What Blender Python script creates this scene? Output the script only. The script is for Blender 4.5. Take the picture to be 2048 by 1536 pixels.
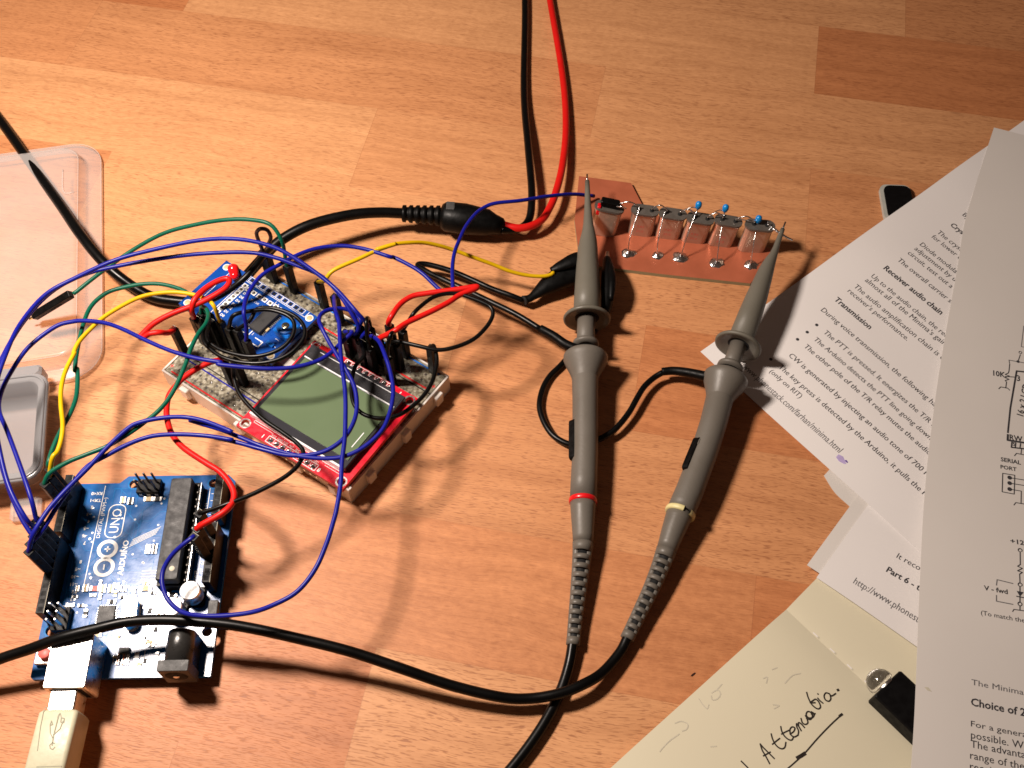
import bpy, math, random
from mathutils import Vector, Matrix
random.seed(11)
MM = 0.001
R = math.radians
for o in list(bpy.data.objects): bpy.data.objects.remove(o)
S = bpy.context.scene
COL = S.collection

# ------------------------------------------------------------------ camera
TH, CH, FPX, CY = R(28.5), 293.0, 2000.0, 971.0
cd = bpy.data.cameras.new('camera'); cam = bpy.data.objects.new('camera', cd); COL.objects.link(cam)
cd.sensor_width = 36; cd.lens = 36*FPX/2048; cd.shift_y = (CY-768)/2048
cd.clip_start = 0.01; cd.clip_end = 20
cam.location = (0, 0, CH*MM); cam.rotation_euler = (TH, 0, 0)
S.camera = cam

def P(u, v, z=0.0):
    """point (mm) on the level z that the photo shows at pixel (u, v) of 2048x1536"""
    x = (u-1024)/FPX; y = (CY-v)/FPX
    d = Vector((x, math.sin(TH)+y*math.cos(TH), -math.cos(TH)+y*math.sin(TH)))
    return Vector((0, 0, CH)) + d*((z-CH)/d.z)
def depth(p):
    return (p.y*math.sin(TH) + (CH-p.z)*math.cos(TH))
def mmpx(w, p): return w*depth(p)/FPX

# ------------------------------------------------------------------ light
w = bpy.data.worlds.new('World'); S.world = w; w.use_nodes = True
bg = w.node_tree.nodes['Background']; bg.inputs[0].default_value = (1.0, .62, .46, 1); bg.inputs[1].default_value = 0.06
ld = bpy.data.lights.new('desk_lamp', 'POINT'); ld.energy = 9.3; ld.color = (1, .86, .755); ld.shadow_soft_size = .026
lamp = bpy.data.objects.new('desk_lamp', ld); COL.objects.link(lamp); lamp.location = (-.196, .200, .300)
S.view_settings.view_transform = 'Standard'; S.view_settings.look = 'None'
S.view_settings.exposure = 0; S.view_settings.gamma = 1
S.render.engine = 'CYCLES'
S.cycles.filter_width = 1.6
S.cycles.max_bounces = 8; S.cycles.transparent_max_bounces = 16
S.render.resolution_x = 1024; S.render.resolution_y = 768

# ------------------------------------------------------------------ materials
def nm(name):
    m = bpy.data.materials.new(name); m.use_nodes = True
    nt = m.node_tree; b = nt.nodes['Principled BSDF']; return m, nt, b
def mat(name, col, rough=.5, metal=0., var=.12, scale=500, bump=.15, bscale=900, coat=0., spec=.5, emit=None):
    m, nt, b = nm(name)
    tc = nt.nodes.new('ShaderNodeTexCoord')
    n = nt.nodes.new('ShaderNodeTexNoise'); n.inputs['Scale'].default_value = scale; n.inputs['Detail'].default_value = 4
    nt.links.new(tc.outputs['Object'], n.inputs['Vector'])
    mx = nt.nodes.new('ShaderNodeMix'); mx.data_type = 'RGBA'
    mx.inputs[6].default_value = tuple(c*(1-var) for c in col)+(1,)
    mx.inputs[7].default_value = tuple(min(1, c*(1+var)) for c in col)+(1,)
    nt.links.new(n.outputs['Fac'], mx.inputs[0]); nt.links.new(mx.outputs[2], b.inputs['Base Color'])
    b.inputs['Roughness'].default_value = rough; b.inputs['Metallic'].default_value = metal
    b.inputs['Specular IOR Level'].default_value = spec
    b.inputs['Coat Weight'].default_value = coat; b.inputs['Coat Roughness'].default_value = .15
    rr = nt.nodes.new('ShaderNodeMapRange'); rr.inputs[1].default_value = .3; rr.inputs[2].default_value = .7
    rr.inputs[3].default_value = rough*.8; rr.inputs[4].default_value = min(1, rough*1.25)
    nt.links.new(n.outputs['Fac'], rr.inputs[0]); nt.links.new(rr.outputs[0], b.inputs['Roughness'])
    if bump:
        n2 = nt.nodes.new('ShaderNodeTexNoise'); n2.inputs['Scale'].default_value = bscale; n2.inputs['Detail'].default_value = 3
        nt.links.new(tc.outputs['Object'], n2.inputs['Vector'])
        bp = nt.nodes.new('ShaderNodeBump'); bp.inputs['Strength'].default_value = bump; bp.inputs['Distance'].default_value = .0002
        nt.links.new(n2.outputs['Fac'], bp.inputs['Height']); nt.links.new(bp.outputs[0], b.inputs['Normal'])
    return m
def clear_mat(name, tint, body, fac, rough=.2):
    m, nt, b = nm(name)
    b.inputs['Base Color'].default_value = body+(1,); b.inputs['Roughness'].default_value = rough
    t = nt.nodes.new('ShaderNodeBsdfTransparent'); t.inputs[0].default_value = tint+(1,)
    mx = nt.nodes.new('ShaderNodeMixShader')
    tc = nt.nodes.new('ShaderNodeTexCoord'); n = nt.nodes.new('ShaderNodeTexNoise'); n.inputs['Scale'].default_value = 60
    nt.links.new(tc.outputs['Object'], n.inputs['Vector'])
    fr = nt.nodes.new('ShaderNodeLayerWeight'); fr.inputs[0].default_value = .35
    mr = nt.nodes.new('ShaderNodeMath'); mr.operation = 'MULTIPLY_ADD'; mr.inputs[1].default_value = .45; mr.inputs[2].default_value = fac-.05
    nt.links.new(fr.outputs['Facing'], mr.inputs[0])
    ma = nt.nodes.new('ShaderNodeMath'); ma.operation = 'MULTIPLY_ADD'; ma.inputs[1].default_value = .1
    nt.links.new(n.outputs['Fac'], ma.inputs[0]); nt.links.new(mr.outputs[0], ma.inputs[2]); ma.use_clamp = True
    out = nt.nodes['Material Output']
    nt.links.new(ma.outputs[0], mx.inputs[0]); nt.links.new(t.outputs[0], mx.inputs[1]); nt.links.new(b.outputs[0], mx.inputs[2])
    nt.links.new(mx.outputs[0], out.inputs['Surface'])
    return m

M = {}
M['blue_wire'] = mat('blue_wire', (.005, .008, .21), .38, scale=150, bump=.05, spec=.22)
M['red_wire'] = mat('red_wire', (.55, .008, .006), .4, scale=150, bump=.05, spec=.25)
M['green_wire'] = mat('green_wire', (.0, .085, .048), .4, scale=150, bump=.05, spec=.25)
M['yellow_wire'] = mat('yellow_wire', (.58, .36, .002), .4, scale=150, bump=.05, spec=.25)
M['black_wire'] = mat('black_wire', (.002, .002, .002), .33, scale=150, bump=.05, spec=.2)
M['brown_wire'] = mat('brown_wire', (.035, .014, .01), .35, scale=150)
M['cable'] = mat('black_cable', (.0018, .0018, .0018), .34, scale=80, bump=.1, spec=.2)
M['rubber'] = mat('black_rubber', (.0018, .0018, .0018), .45, bump=.2, spec=.13)
M['housing'] = mat('black_housing', (.0022, .002, .002), .42, bump=.2, spec=.16)
M['chip'] = mat('chip_epoxy', (.017, .017, .018), .55, bump=.4, bscale=4000)
M['dark'] = mat('dark_recess', (.003, .003, .003), .9, bump=0)
M['silver'] = mat('tinned_metal', (.78, .77, .74), .28, 1, bump=.3)
M['solder'] = mat('solder', (.7, .7, .7), .22, 1, bump=.9, bscale=1400)
M['gold'] = mat('gold_pad', (.8, .6, .25), .3, 1)
M['silk'] = mat('white_silkscreen', (.8, .8, .78), .5)
M['uno_blue'] = mat('blue_solder_mask', (.002, .088, .30), .225, scale=250, bump=.10, bscale=500, spec=.5)
M['uno_trace'] = mat('blue_trace', (.004, .14, .40), .2, bump=.1, spec=.5)
M['dds_blue'] = mat('dark_blue_solder_mask', (.002, .055, .30), .3, scale=250)
M['pcb_edge'] = mat('board_edge', (.28, .25, .14), .6)
M['red_pcb'] = mat('red_solder_mask', (.58, .004, .02), .3, bump=.1)
M['lcd_green'] = mat('lcd_green', (.105, .150, .080), .22, var=.08, scale=40, bump=.05, spec=.6)
M['lcd_black'] = mat('lcd_bezel', (.03, .03, .036), .18, var=.25, scale=60)
M['lcd_frame'] = mat('lcd_frame', (.06, .06, .065), .25, .5)
M['clear_edge'] = mat('lcd_glass_edge', (.75, .76, .78), .2)
M['usb_metal'] = mat('usb_shell', (.86, .84, .80), .30, 1, bump=.15)
M['plug'] = mat('beige_plastic', (.50, .48, .34), .45, bump=.2)
M['plug_line'] = mat('embossed_line', (.25, .24, .16), .6)
M['cap_top'] = mat('aluminium_can_top', (.86, .86, .86), .45, .1)
M['white_cap'] = mat('aluminium_can', (.85, .85, .83), .3, .8)
M['jack'] = mat('jack_plastic', (.02, .019, .018), .3, bump=.3)
M['jack_grey'] = mat('jack_face', (.05, .05, .05), .55, bump=.6, bscale=3000)
M['tan'] = mat('ceramic_tan', (.5, .38, .2), .5)
M['button'] = mat('button_red', (.62, .12, .1), .5)
M['probe'] = mat('grey_probe_plastic', (.120, .107, .090), .45, var=.08, scale=90, bump=.2, spec=.35)
M['probe2'] = mat('grey_probe_tip', (.125, .115, .092), .45, var=.08, scale=90, bump=.2, spec=.35)
M['ring_red'] = mat('ring_red', (.62, .006, .01), .3)
M['ring_yellow'] = mat('ring_yellow', (.62, .55, .27), .45)
M['led_red'] = mat('led_red', (.75, .008, .012), .15)
M['pot'] = mat('trimmer_blue', (.0, .15, .62), .4)
M['brass'] = mat('brass_screw', (.55, .5, .35), .3, 1)
M['cap_blue'] = mat('capacitor_blue', (.0, .2, .55), .3)
M['can'] = mat('crystal_can', (.50, .37, .28), .36, .6, bump=.15)
M['can_top'] = mat('crystal_base', (.13, .115, .10), .45, .4, bump=.4)
M['copper'] = mat('copper_clad', (.50, .14, .07), .40, .35, var=.16, scale=120, bump=.4, bscale=300)
M['paper'] = mat('white_paper', (.72, .69, .675), .8, var=.03, scale=25, bump=.25, bscale=60, spec=.2)
M['paper2'] = mat('white_paper_back', (.62, .585, .55), .8, var=.05, scale=20, bump=.3, bscale=40, spec=.2)
M['ink'] = mat('printed_ink', (.03, .028, .033), .7, bump=0)
M['ink_grey'] = mat('printed_ink_thin', (.12, .115, .12), .7, bump=0)
M['pen'] = mat('pen_ink', (.018, .013, .01), .5, bump=0)
M['ghost'] = mat('ink_showing_through', (.53, .49, .385), .8, bump=0)
M['purple'] = mat('purple_smudge', (.45, .36, .62), .8, var=.3, bump=0)
M['purple2'] = mat('purple_dot', (.12, .06, .3), .8, bump=0)
M['cream'] = mat('cream_page', (.64, .59, .44), .8, var=.04, scale=14, bump=.3, bscale=50, spec=.2)
M['black_body'] = mat('black_plastic_body', (.003, .0027, .003), .5, spec=.15)
M['grey_rim'] = mat('pale_grey_rim', (.4, .4, .36), .5)
M['lens'] = None
def glass():
    m, nt, b = nm('clear_lens'); b.inputs['Transmission Weight'].default_value = 1; b.inputs['IOR'].default_value = 1.5
    b.inputs['Roughness'].default_value = .05; b.inputs['Base Color'].default_value = (.95, .95, .97, 1); return m
M['lens'] = glass()
M['lid'] = clear_mat('clear_lid_plastic', (.93, .89, .86), (.74, .70, .68), .19, .22)
M['tray'] = clear_mat('smoky_tray_plastic', (.70, .68, .69), (.33, .33, .34), .56, .18)
M['bb_edge'] = clear_mat('breadboard_clear_plastic', (.92, .88, .82), (.86, .82, .77), .60, .3)

def bb_mat():
    m, nt, b = nm('breadboard_clear_top')
    tc = nt.nodes.new('ShaderNodeTexCoord')
    n = nt.nodes.new('ShaderNodeTexNoise'); n.inputs['Scale'].default_value = 800; n.inputs['Detail'].default_value = 5; n.inputs['Roughness'].default_value = .7
    nt.links.new(tc.outputs['Object'], n.inputs['Vector'])
    cr = nt.nodes.new('ShaderNodeValToRGB'); e = cr.color_ramp.elements
    e[0].position = .36; e[0].color = (.075, .055, .035, 1); e[1].position = .64; e[1].color = (.42, .39, .31, 1)
    x = e.new(.5); x.color = (.20, .18, .13, 1)
    nt.links.new(n.outputs['Fac'], cr.inputs[0]); nt.links.new(cr.outputs[0], b.inputs['Base Color'])
    b.inputs['Roughness'].default_value = .3
    bp = nt.nodes.new('ShaderNodeBump'); bp.inputs['Strength'].default_value = .2; bp.inputs['Distance'].default_value = .0003
    nt.links.new(n.outputs['Fac'], bp.inputs['Height']); nt.links.new(bp.outputs[0], b.inputs['Normal'])
    return m
M['bb'] = bb_mat(); M['bb_hole'] = mat('breadboard_hole', (.035, .028, .02), .6, bump=0)

def wood_mat():
    m, nt, b = nm('beech_wood'); N = nt.nodes; L = nt.links
    def math_(op, a, bb=None, c=None, clamp=False):
        x = N.new('ShaderNodeMath'); x.operation = op; x.use_clamp = clamp
        for i, v in enumerate((a, bb, c)):
            if v is None: continue
            if isinstance(v, (int, float)): x.inputs[i].default_value = v
            else: L.new(v, x.inputs[i])
        return x.outputs[0]
    def mixc(f, a, bb, mode='MIX'):
        x = N.new('ShaderNodeMix'); x.data_type = 'RGBA'; x.blend_type = mode
        for i, v in ((0, f), (6, a), (7, bb)):
            if isinstance(v, (int, float)): x.inputs[i].default_value = v
            elif isinstance(v, tuple): x.inputs[i].default_value = v+(1,)
            else: L.new(v, x.inputs[i])
        return x.outputs[2]
    uv = N.new('ShaderNodeUVMap'); uv.uv_map = 'along'          # metres along / across each stave
    at = N.new('ShaderNodeAttribute'); at.attribute_name = 'stave'   # x tone, y figure, z seed
    sp = N.new('ShaderNodeSeparateXYZ'); L.new(at.outputs['Vector'], sp.inputs[0])
    tone, fig, seed = sp.outputs[0], sp.outputs[1], sp.outputs[2]
    su = N.new('ShaderNodeSeparateXYZ'); L.new(uv.outputs[0], su.inputs[0])
    # slow waviness of the grain
    cw = N.new('ShaderNodeCombineXYZ'); L.new(su.outputs[0], cw.inputs[0]); L.new(math_('MULTIPLY', su.outputs[1], 2.), cw.inputs[1]); L.new(math_('MULTIPLY', seed, 7.), cw.inputs[2])
    nw = N.new('ShaderNodeTexNoise'); nw.inputs['Scale'].default_value = 14; L.new(cw.outputs[0], nw.inputs['Vector'])
    yy = math_('ADD', su.outputs[1], math_('MULTIPLY', nw.outputs['Fac'], .012))
    def noise(sx, sy, det=2, rough=.5, k=1.):
        c = N.new('ShaderNodeCombineXYZ'); L.new(math_('MULTIPLY', su.outputs[0], sx), c.inputs[0]); L.new(math_('MULTIPLY', yy, sy), c.inputs[1]); L.new(math_('MULTIPLY', seed, 13.*k), c.inputs[2])
        n = N.new('ShaderNodeTexNoise'); n.inputs['Scale'].default_value = 1; n.inputs['Detail'].default_value = det; n.inputs['Roughness'].default_value = rough
        L.new(c.outputs[0], n.inputs['Vector']); return n.outputs['Fac']
    bands = noise(10, 190, 3, .6)
    fine = noise(70, 1500, 3, .6, 2.)
    blotch = noise(22, 45, 3, .5, 3.)
    mott = noise(330, 520, 3, .65, 4.)
    dash = noise(300, 3400, 1., .5, 5.)
    dmask = noise(60, 100, 1, .5, 6.)
    base = mixc(tone, (.58, .285, .128), (.40, .112, .032))
    v1 = math_('MULTIPLY_ADD', math_('SUBTRACT', bands, .5), .62, 1.)
    v2 = math_('MULTIPLY_ADD', math_('SUBTRACT', fine, .5), .45, v1)
    v3 = math_('MULTIPLY_ADD', math_('SUBTRACT', blotch, .5), .28, v2)
    mo = math_('MULTIPLY', math_('SUBTRACT', mott, .5), math_('MULTIPLY', fig, .75))
    v4 = math_('ADD', v3, mo)
    vc = N.new('ShaderNodeCombineColor'); L.new(math_('MULTIPLY_ADD', v4, .8, .2), vc.inputs[0]); L.new(v4, vc.inputs[1]); L.new(math_('MULTIPLY_ADD', v4, 1.15, -.15), vc.inputs[2])
    c1 = mixc(1., base, vc.outputs[0], 'MULTIPLY')
    # short dark pore dashes of flat sawn beech
    dd = math_('MULTIPLY_ADD', dash, 9., -5.0, True)
    dd = math_('MULTIPLY', dd, math_('MULTIPLY_ADD', dmask, 2.4, -.1, True))
    dd = math_('MULTIPLY', dd, math_('SUBTRACT', 1., math_('MULTIPLY', fig, .75)))
    c2 = mixc(math_('MULTIPLY', dd, .60), c1, (.18, .045, .015))
    # glue lines
    sv = N.new('ShaderNodeUVMap'); sv.uv_map = 'cell'; ss = N.new('ShaderNodeSeparateXYZ'); L.new(sv.outputs[0], ss.inputs[0])
    ga = math_('LESS_THAN', ss.outputs[0], .00022); gb = math_('LESS_THAN', ss.outputs[1], .0002)
    g = math_('MAXIMUM', ga, gb)
    c3 = mixc(math_('MULTIPLY', g, .35), c2, (.28, .10, .04))
    L.new(c3, b.inputs['Base Color'])
    b.inputs['Roughness'].default_value = .52; b.inputs['Specular IOR Level'].default_value = .35
    bp = N.new('ShaderNodeBump'); bp.inputs['Strength'].default_value = .25; bp.inputs['Distance'].default_value = .0002
    L.new(math_('SUBTRACT', fine, dd), bp.inputs['Height']); L.new(bp.outputs[0], b.inputs['Normal'])
    return m
M['wood'] = wood_mat()

# ------------------------------------------------------------------ mesh builder (mm)
I4 = Matrix.Identity(4)
def T(x, y, z): return Matrix.Translation((x, y, z))
def cr_spline(pts, n):
    """Catmull-Rom through pts, n steps a span"""
    if len(pts) < 3: n2 = max(1, n); return [pts[0].lerp(pts[-1], i/n2) for i in range(n2+1)]
    q = [pts[0]*2-pts[1]] + list(pts) + [pts[-1]*2-pts[-2]]
    out = []
    for i in range(1, len(q)-2):
        a, b, c, d = q[i-1], q[i], q[i+1], q[i+2]
        for k in range(n):
            t = k/n
            out.append(.5*((2*b)+(c-a)*t+(2*a-5*b+4*c-d)*t*t+(3*b-a-3*c+d)*t*t*t))
    out.append(pts[-1].copy()); return out

class MB:
    def __init__(s): s.v = []; s.f = []; s.m = []; s.sm = []; s.mats = []
    def mi(s, m):
        if m not in s.mats: s.mats.append(m)
        return s.mats.index(m)
    def face(s, idx, m, smooth=False): s.f.append(tuple(idx)); s.m.append(s.mi(m)); s.sm.append(smooth)
    def add(s, pts): b = len(s.v); s.v += [Vector(p) for p in pts]; return b
    def box(s, X, x0, x1, y0, y1, z0, z1, m, ch=0.):
        if ch > 0:   # chamfered upright box: eight-sided outline and a chamfered top rim
            o = [(x0+ch, y0), (x1-ch, y0), (x1, y0+ch), (x1, y1-ch), (x1-ch, y1), (x0+ch, y1), (x0, y1-ch), (x0, y0+ch)]
            c = ((x0+x1)/2, (y0+y1)/2)
            def shr(p):
                return (p[0]+(ch*.7 if p[0] < c[0] else -ch*.7), p[1]+(ch*.7 if p[1] < c[1] else -ch*.7))
            i = shr
            rings = [[(i(p)[0], i(p)[1], z0) for p in o], [(p[0], p[1], z0+ch) for p in o], [(p[0], p[1], z1-ch) for p in o], [(i(p)[0], i(p)[1], z1) for p in o]]
            b = s.add([X @ Vector(p) for r in rings for p in r])
            for k in range(3):
                for j in range(8):
                    s.face((b+k*8+j, b+k*8+(j+1) % 8, b+(k+1)*8+(j+1) % 8, b+(k+1)*8+j), m)
            s.face([b+7-j for j in range(8)], m); s.face([b+24+j for j in range(8)], m); return
        b = s.add([X @ Vector(p) for p in ((x0, y0, z0), (x1, y0, z0), (x1, y1, z0), (x0, y1, z0), (x0, y0, z1), (x1, y0, z1), (x1, y1, z1), (x0, y1, z1))])
        for q in ((3, 2, 1, 0), (4, 5, 6, 7), (0, 1, 5, 4), (1, 2, 6, 5), (2, 3, 7, 6), (3, 0, 4, 7)): s.face([b+i for i in q], m)
    def quad(s, X, x0, x1, y0, y1, z, m):
        b = s.add([X @ Vector(p) for p in ((x0, y0, z), (x1, y0, z), (x1, y1, z), (x0, y1, z))]); s.face((b, b+1, b+2, b+3), m)
    def prism(s, X, poly, z0, z1, m, mside=None):
        n = len(poly); b = s.add([X @ Vector((p[0], p[1], z0)) for p in poly]+[X @ Vector((p[0], p[1], z1)) for p in poly])
        s.face([b+n-1-i for i in range(n)], m); s.face([b+n+i for i in range(n)], m)
        for i in range(n): s.face((b+i, b+(i+1) % n, b+n+(i+1) % n, b+n+i), mside or m)
    def lathe(s, X, prof, m, seg=20, a0=0., a1=2*math.pi):
        full = abs(a1-a0-2*math.pi) < 1e-6; k = seg if full else seg+1
        b = s.add([X @ Vector((r*math.cos(a0+(a1-a0)*j/seg), r*math.sin(a0+(a1-a0)*j/seg), z)) for r, z in prof for j in range(k)])
        for i in range(len(prof)-1):
            for j in range(seg):
                s.face((b+i*k+j, b+i*k+(j+1) % k, b+(i+1)*k+(j+1) % k, b+(i+1)*k+j), m, True)
    def cyl(s, X, r, z0, z1, m, seg=16, ch=0.):
        ch = ch or min(r, abs(z1-z0))*.06
        s.lathe(X, [(0.0001, z0), (r-ch, z0), (r, z0+ch), (r, z1-ch), (r-ch, z1), (0.0001, z1)], m, seg)
    def tube(s, pts, rad, m, seg=10, cap=True, flat=1., up=Vector((0, 0, 1))):
        n = len(pts); rr = rad if isinstance(rad, (list, tuple)) else [rad]*n
        t0 = (pts[1]-pts[0]).normalized(); ref = up if abs(t0.dot(up)) < .9 else Vector((1, 0, 0))
        u = t0.cross(ref).normalized(); rings = []
        prev = t0
        for i in range(n):
            t = (pts[min(n-1, i+1)]-pts[max(0, i-1)])
            t = t.normalized() if t.length > 1e-6 else prev
            u = (u - t*u.dot(t)).normalized(); v = t.cross(u); prev = t
            rings.append([pts[i]+(u*math.cos(2*math.pi*j/seg)+v*math.sin(2*math.pi*j/seg)*flat)*rr[i] for j in range(seg)])
        b = s.add([p for r in rings for p in r])
        for i in range(n-1):
            for j in range(seg): s.face((b+i*seg+j, b+i*seg+(j+1) % seg, b+(i+1)*seg+(j+1) % seg, b+(i+1)*seg+j), m, True)
        if cap:
            s.face([b+seg-1-j for j in range(seg)], m); s.face([b+(n-1)*seg+j for j in range(seg)], m)
    def ribbon(s, pts, wd, m, zf=None, dz=.05):
        """flat printed stroke through 2-D points"""
        for i in range(len(pts)-1):
            a = Vector(pts[i][:2]); c = Vector(pts[i+1][:2]); d = c-a
            if d.length < 1e-6: continue
            d.normalize(); q = Vector((-d.y, d.x))*wd/2; e = d*wd*.3
            k = max(1, int((c-a).length/6)) if zf else 1
            for j in range(k):
                p0 = (a-e).lerp(c+e, j/k); p1 = (a-e).lerp(c+e, (j+1)/k)
                pp = [p0-q, p1-q, p1+q, p0+q]
                b = s.add([(p.x, p.y, (zf(p.x, p.y) if zf else 0)+dz+i*.0007) for p in pp]); s.face((b, b+1, b+2, b+3), m)
    def ribX(s, X, pts, wd, z, m):
        k = len(s.v); s.ribbon(pts, wd, m, None, 0)
        for i in range(k, len(s.v)): s.v[i] = X @ Vector((s.v[i].x, s.v[i].y, z+s.v[i].z))
    def build(s, name, parent=None, bevel=0):
        me = bpy.data.meshes.new(name); me.from_pydata([tuple(p*MM) for p in s.v], [], s.f)
        for m in s.mats: me.materials.append(M[m] if isinstance(m, str) else m)
        me.polygons.foreach_set('material_index', s.m); me.polygons.foreach_set('use_smooth', s.sm); me.update()
        o = bpy.data.objects.new(name, me); COL.objects.link(o)
        if parent:
            o.parent = parent; bpy.context.view_layer.update()
            o.matrix_parent_inverse = parent.matrix_world.inverted()
        return o

def thing(name, label, cat, at, group=None):
    o = bpy.data.objects.new(name, None); COL.objects.link(o); o.location = Vector(at)*MM; o.empty_display_size = .01
    o['label'] = label; o['category'] = cat
    if group: o['group'] = group
    bpy.context.view_layer.update(); return o
def tag(o, label, cat, group=None):
    o['label'] = label; o['category'] = cat
    if group: o['group'] = group
    return o

# text outlines
_tc = {}
def glyphs(st, bold=False, shear=0.):
    k = (st, bold, shear)
    if k not in _tc:
        cu = bpy.data.curves.new('t', 'FONT'); cu.body = st; cu.resolution_u = 2; cu.offset = .022 if bold else 0; cu.shear = shear
        ob = bpy.data.objects.new('t', cu); COL.objects.link(ob)
        dg = bpy.context.evaluated_depsgraph_get(); dg.update(); me = ob.evaluated_get(dg).to_mesh()
        vs = [(v.co.x, v.co.y) for v in me.vertices]; fs = [tuple(p.vertices) for p in me.polygons]
        ob.evaluated_get(dg).to_mesh_clear(); bpy.data.objects.remove(ob); bpy.data.curves.remove(cu)
        _tc[k] = (vs, fs)
    return _tc[k]
def put_text(mb, st, org, xd, yd, size, m, zf=None, z=0., bold=False, width=None, shear=0., X=None, hs=1.):
    """write st from org (2-D) along xd with ascent yd; width overrides the advance"""
    vs, fs = glyphs(st, bold, shear)
    if not vs: return
    x0 = min(v[0] for v in vs); x1 = max(v[0] for v in vs)
    sx = size if width is None else width/(x1-x0)
    sy = size if size else sx*hs
    out = []
    for vx, vy in vs:
        p = Vector(org[:2])+Vector(xd)*((vx-x0)*sx)+Vector(yd)*(vy*sy)
        zz = (zf(p.x, p.y) if zf else 0)+z
        q = Vector((p.x, p.y, zz)); out.append(X @ q if X else q)
    b = mb.add(out)
    for f in fs: mb.face([b+i for i in f], m)

# ------------------------------------------------------------------ tabletop of glued beech staves
def tabletop():
    ang = R(-11); ux = Vector((math.cos(ang), math.sin(ang))); uy = Vector((-math.sin(ang), math.cos(ang)))
    vs = [-240, -200, -160, -118, -76, -32, 10, 54.4, 92.8, 139, 185, 231, 277, 322, 366, 410, 452, 496, 540]
    butts = {6: [(-110, .55, .3), (150, .35, .1)], 7: [(-300, .62, .25), (-60.4, .12, .1), (130, .4, .15)], 8: [(-210, .5, .8), (52, .62, .6), (190, .3, .2)],
             9: [(-260, .16, .1), (-80, .28, .1), (95, .4, .2)], 10: [(-190, .12, .2), (-62, .36, .35), (5, .62, .6)], 11: [(-220, .10, .3), (-70, .28, .1), (110, .5, .2)],
             12: [(-300, .05, .5), (-120, .22, .5), (60, .36, .2)], 13: [(-260, .3, .2), (-30, .12, .4), (160, .4, .3)]}
    me = bpy.data.meshes.new('tabletop'); V = []; F = []; UA = []; UC = []; ST = []
    rnd = random.Random(4)
    for r in range(len(vs)-1):
        v0, v1 = vs[r], vs[r+1]
        bl = butts.get(r)
        if not bl:
            bl = []; x = -520+rnd.random()*150
            while x < 520: bl.append((x, rnd.random()*.7, rnd.random()*.8)); x += 140+rnd.random()*180
        bl = [(-560, .25+rnd.random()*.2, .2)]+bl+[(560, 0, 0)]
        for i in range(len(bl)-1):
            u0, u1 = bl[i][0], bl[i+1][0]; sd = rnd.random()*9
            b = len(V)
            for (a, c) in ((u0, v0), (u1, v0), (u1, v1), (u0, v1)):
                p = ux*a+uy*c; V.append((p.x*MM, p.y*MM, 0))
                UA.append((a*MM, c*MM)); UC.append(((a-u0)*MM, (c-v0)*MM))
            F.append((b, b+1, b+2, b+3)); ST.append((bl[i][1], bl[i][2], sd))
    nf = len(F)
    c = [ux*-560+uy*-240, ux*560+uy*-240, ux*560+uy*540, ux*-560+uy*540]
    b = len(V)
    for p in c: V.append((p.x*MM, p.y*MM, 0))
    for p in c: V.append((p.x*MM, p.y*MM, -.028))
    for i in range(4): F.append((b+i, b+4+i, b+4+(i+1) % 4, b+(i+1) % 4))
    F.append((b+7, b+6, b+5, b+4))
    me.from_pydata(V, [], F); me.materials.append(M['wood'])
    ua = me.uv_layers.new(name='along'); uc = me.uv_layers.new(name='cell')
    for p in me.polygons:
        for li in p.loop_indices:
            vi = me.loops[li].vertex_index
            if vi < len(UA): ua.data[li].uv = UA[vi]; uc.data[li].uv = UC[vi]
            else: ua.data[li].uv = (me.vertices[vi].co.x, me.vertices[vi].co.z); uc.data[li].uv = (.01, .01)
    at = me.attributes.new('stave', 'FLOAT_VECTOR', 'FACE')
    for i in range(len(F)): at.data[i].vector = ST[i] if i < nf else (.3, .3, 1.)
    o = bpy.data.objects.new('tabletop', me); COL.objects.link(o); o['kind'] = 'structure'
tabletop()

# ------------------------------------------------------------------ frames of the boards
def frame2(o, xdir, z):
    x = Vector(xdir).normalized(); y = Vector((-x.y, x.x))
    return Matrix(((x.x, y.x, 0, o[0]), (x.y, y.y, 0, o[1]), (0, 0, 1, z), (0, 0, 0, 1)))
UA_ = .0187
UNO = frame2((-89.6, 91.9), (-math.sin(UA_), math.cos(UA_)), 5.0)        # x from USB edge to far edge, y from power side to digital side, z=0 top of board
BBF = frame2((-121, 199.8), (.822, -.569), 0)
LCD = frame2((-90.92, 174.7), (.8361, -.5485), 13.0)
DDS = frame2((-117.9, 225.25), (.8109, -.5852), 13.0)
def loc(F, u, v, z=None):
    zz = F.translation.z if z is None else z
    q = F.inverted() @ P(u, v, zz); return q.x, q.y

def seg_path(lst, n=6):
    """lst of (u,v,z or None) pixels and/or Vectors -> smooth 3-D path; missing z are interpolated"""
    zs = [(i, (q.z if isinstance(q, Vector) else q[2])) for i, q in enumerate(lst) if isinstance(q, Vector) or (len(q) > 2 and q[2] is not None)]
    out = []
    for i, q in enumerate(lst):
        if isinstance(q, Vector): out.append(q); continue
        if len(q) > 2 and q[2] is not None: z = q[2]
        else:
            lo = max([a for a in zs if a[0] <= i], default=zs[0]); hi = min([a for a in zs if a[0] >= i], default=zs[-1])
            t = 0 if hi[0] == lo[0] else (i-lo[0])/(hi[0]-lo[0]); t = t*t*(3-2*t); z = lo[1]+(hi[1]-lo[1])*t
        out.append(P(q[0], q[1], z))
    return cr_spline(out, n)
def cz(l, sx, sy, k, z0=None, z1=None):
    """crop pixels -> photo pixels"""
    r = [[sx+x/k, sy+y/k, None] for x, y in l]
    if z0 is not None: r[0][2] = z0
    if z1 is not None: r[-1][2] = z1
    return [tuple(q) for q in r]
C1 = lambda l, a=None, b=None: cz(l, 0, 400, 4.096, a, b)
C2 = lambda l, a=None, b=None: cz(l, 340, 400, 4.096, a, b)
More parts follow.
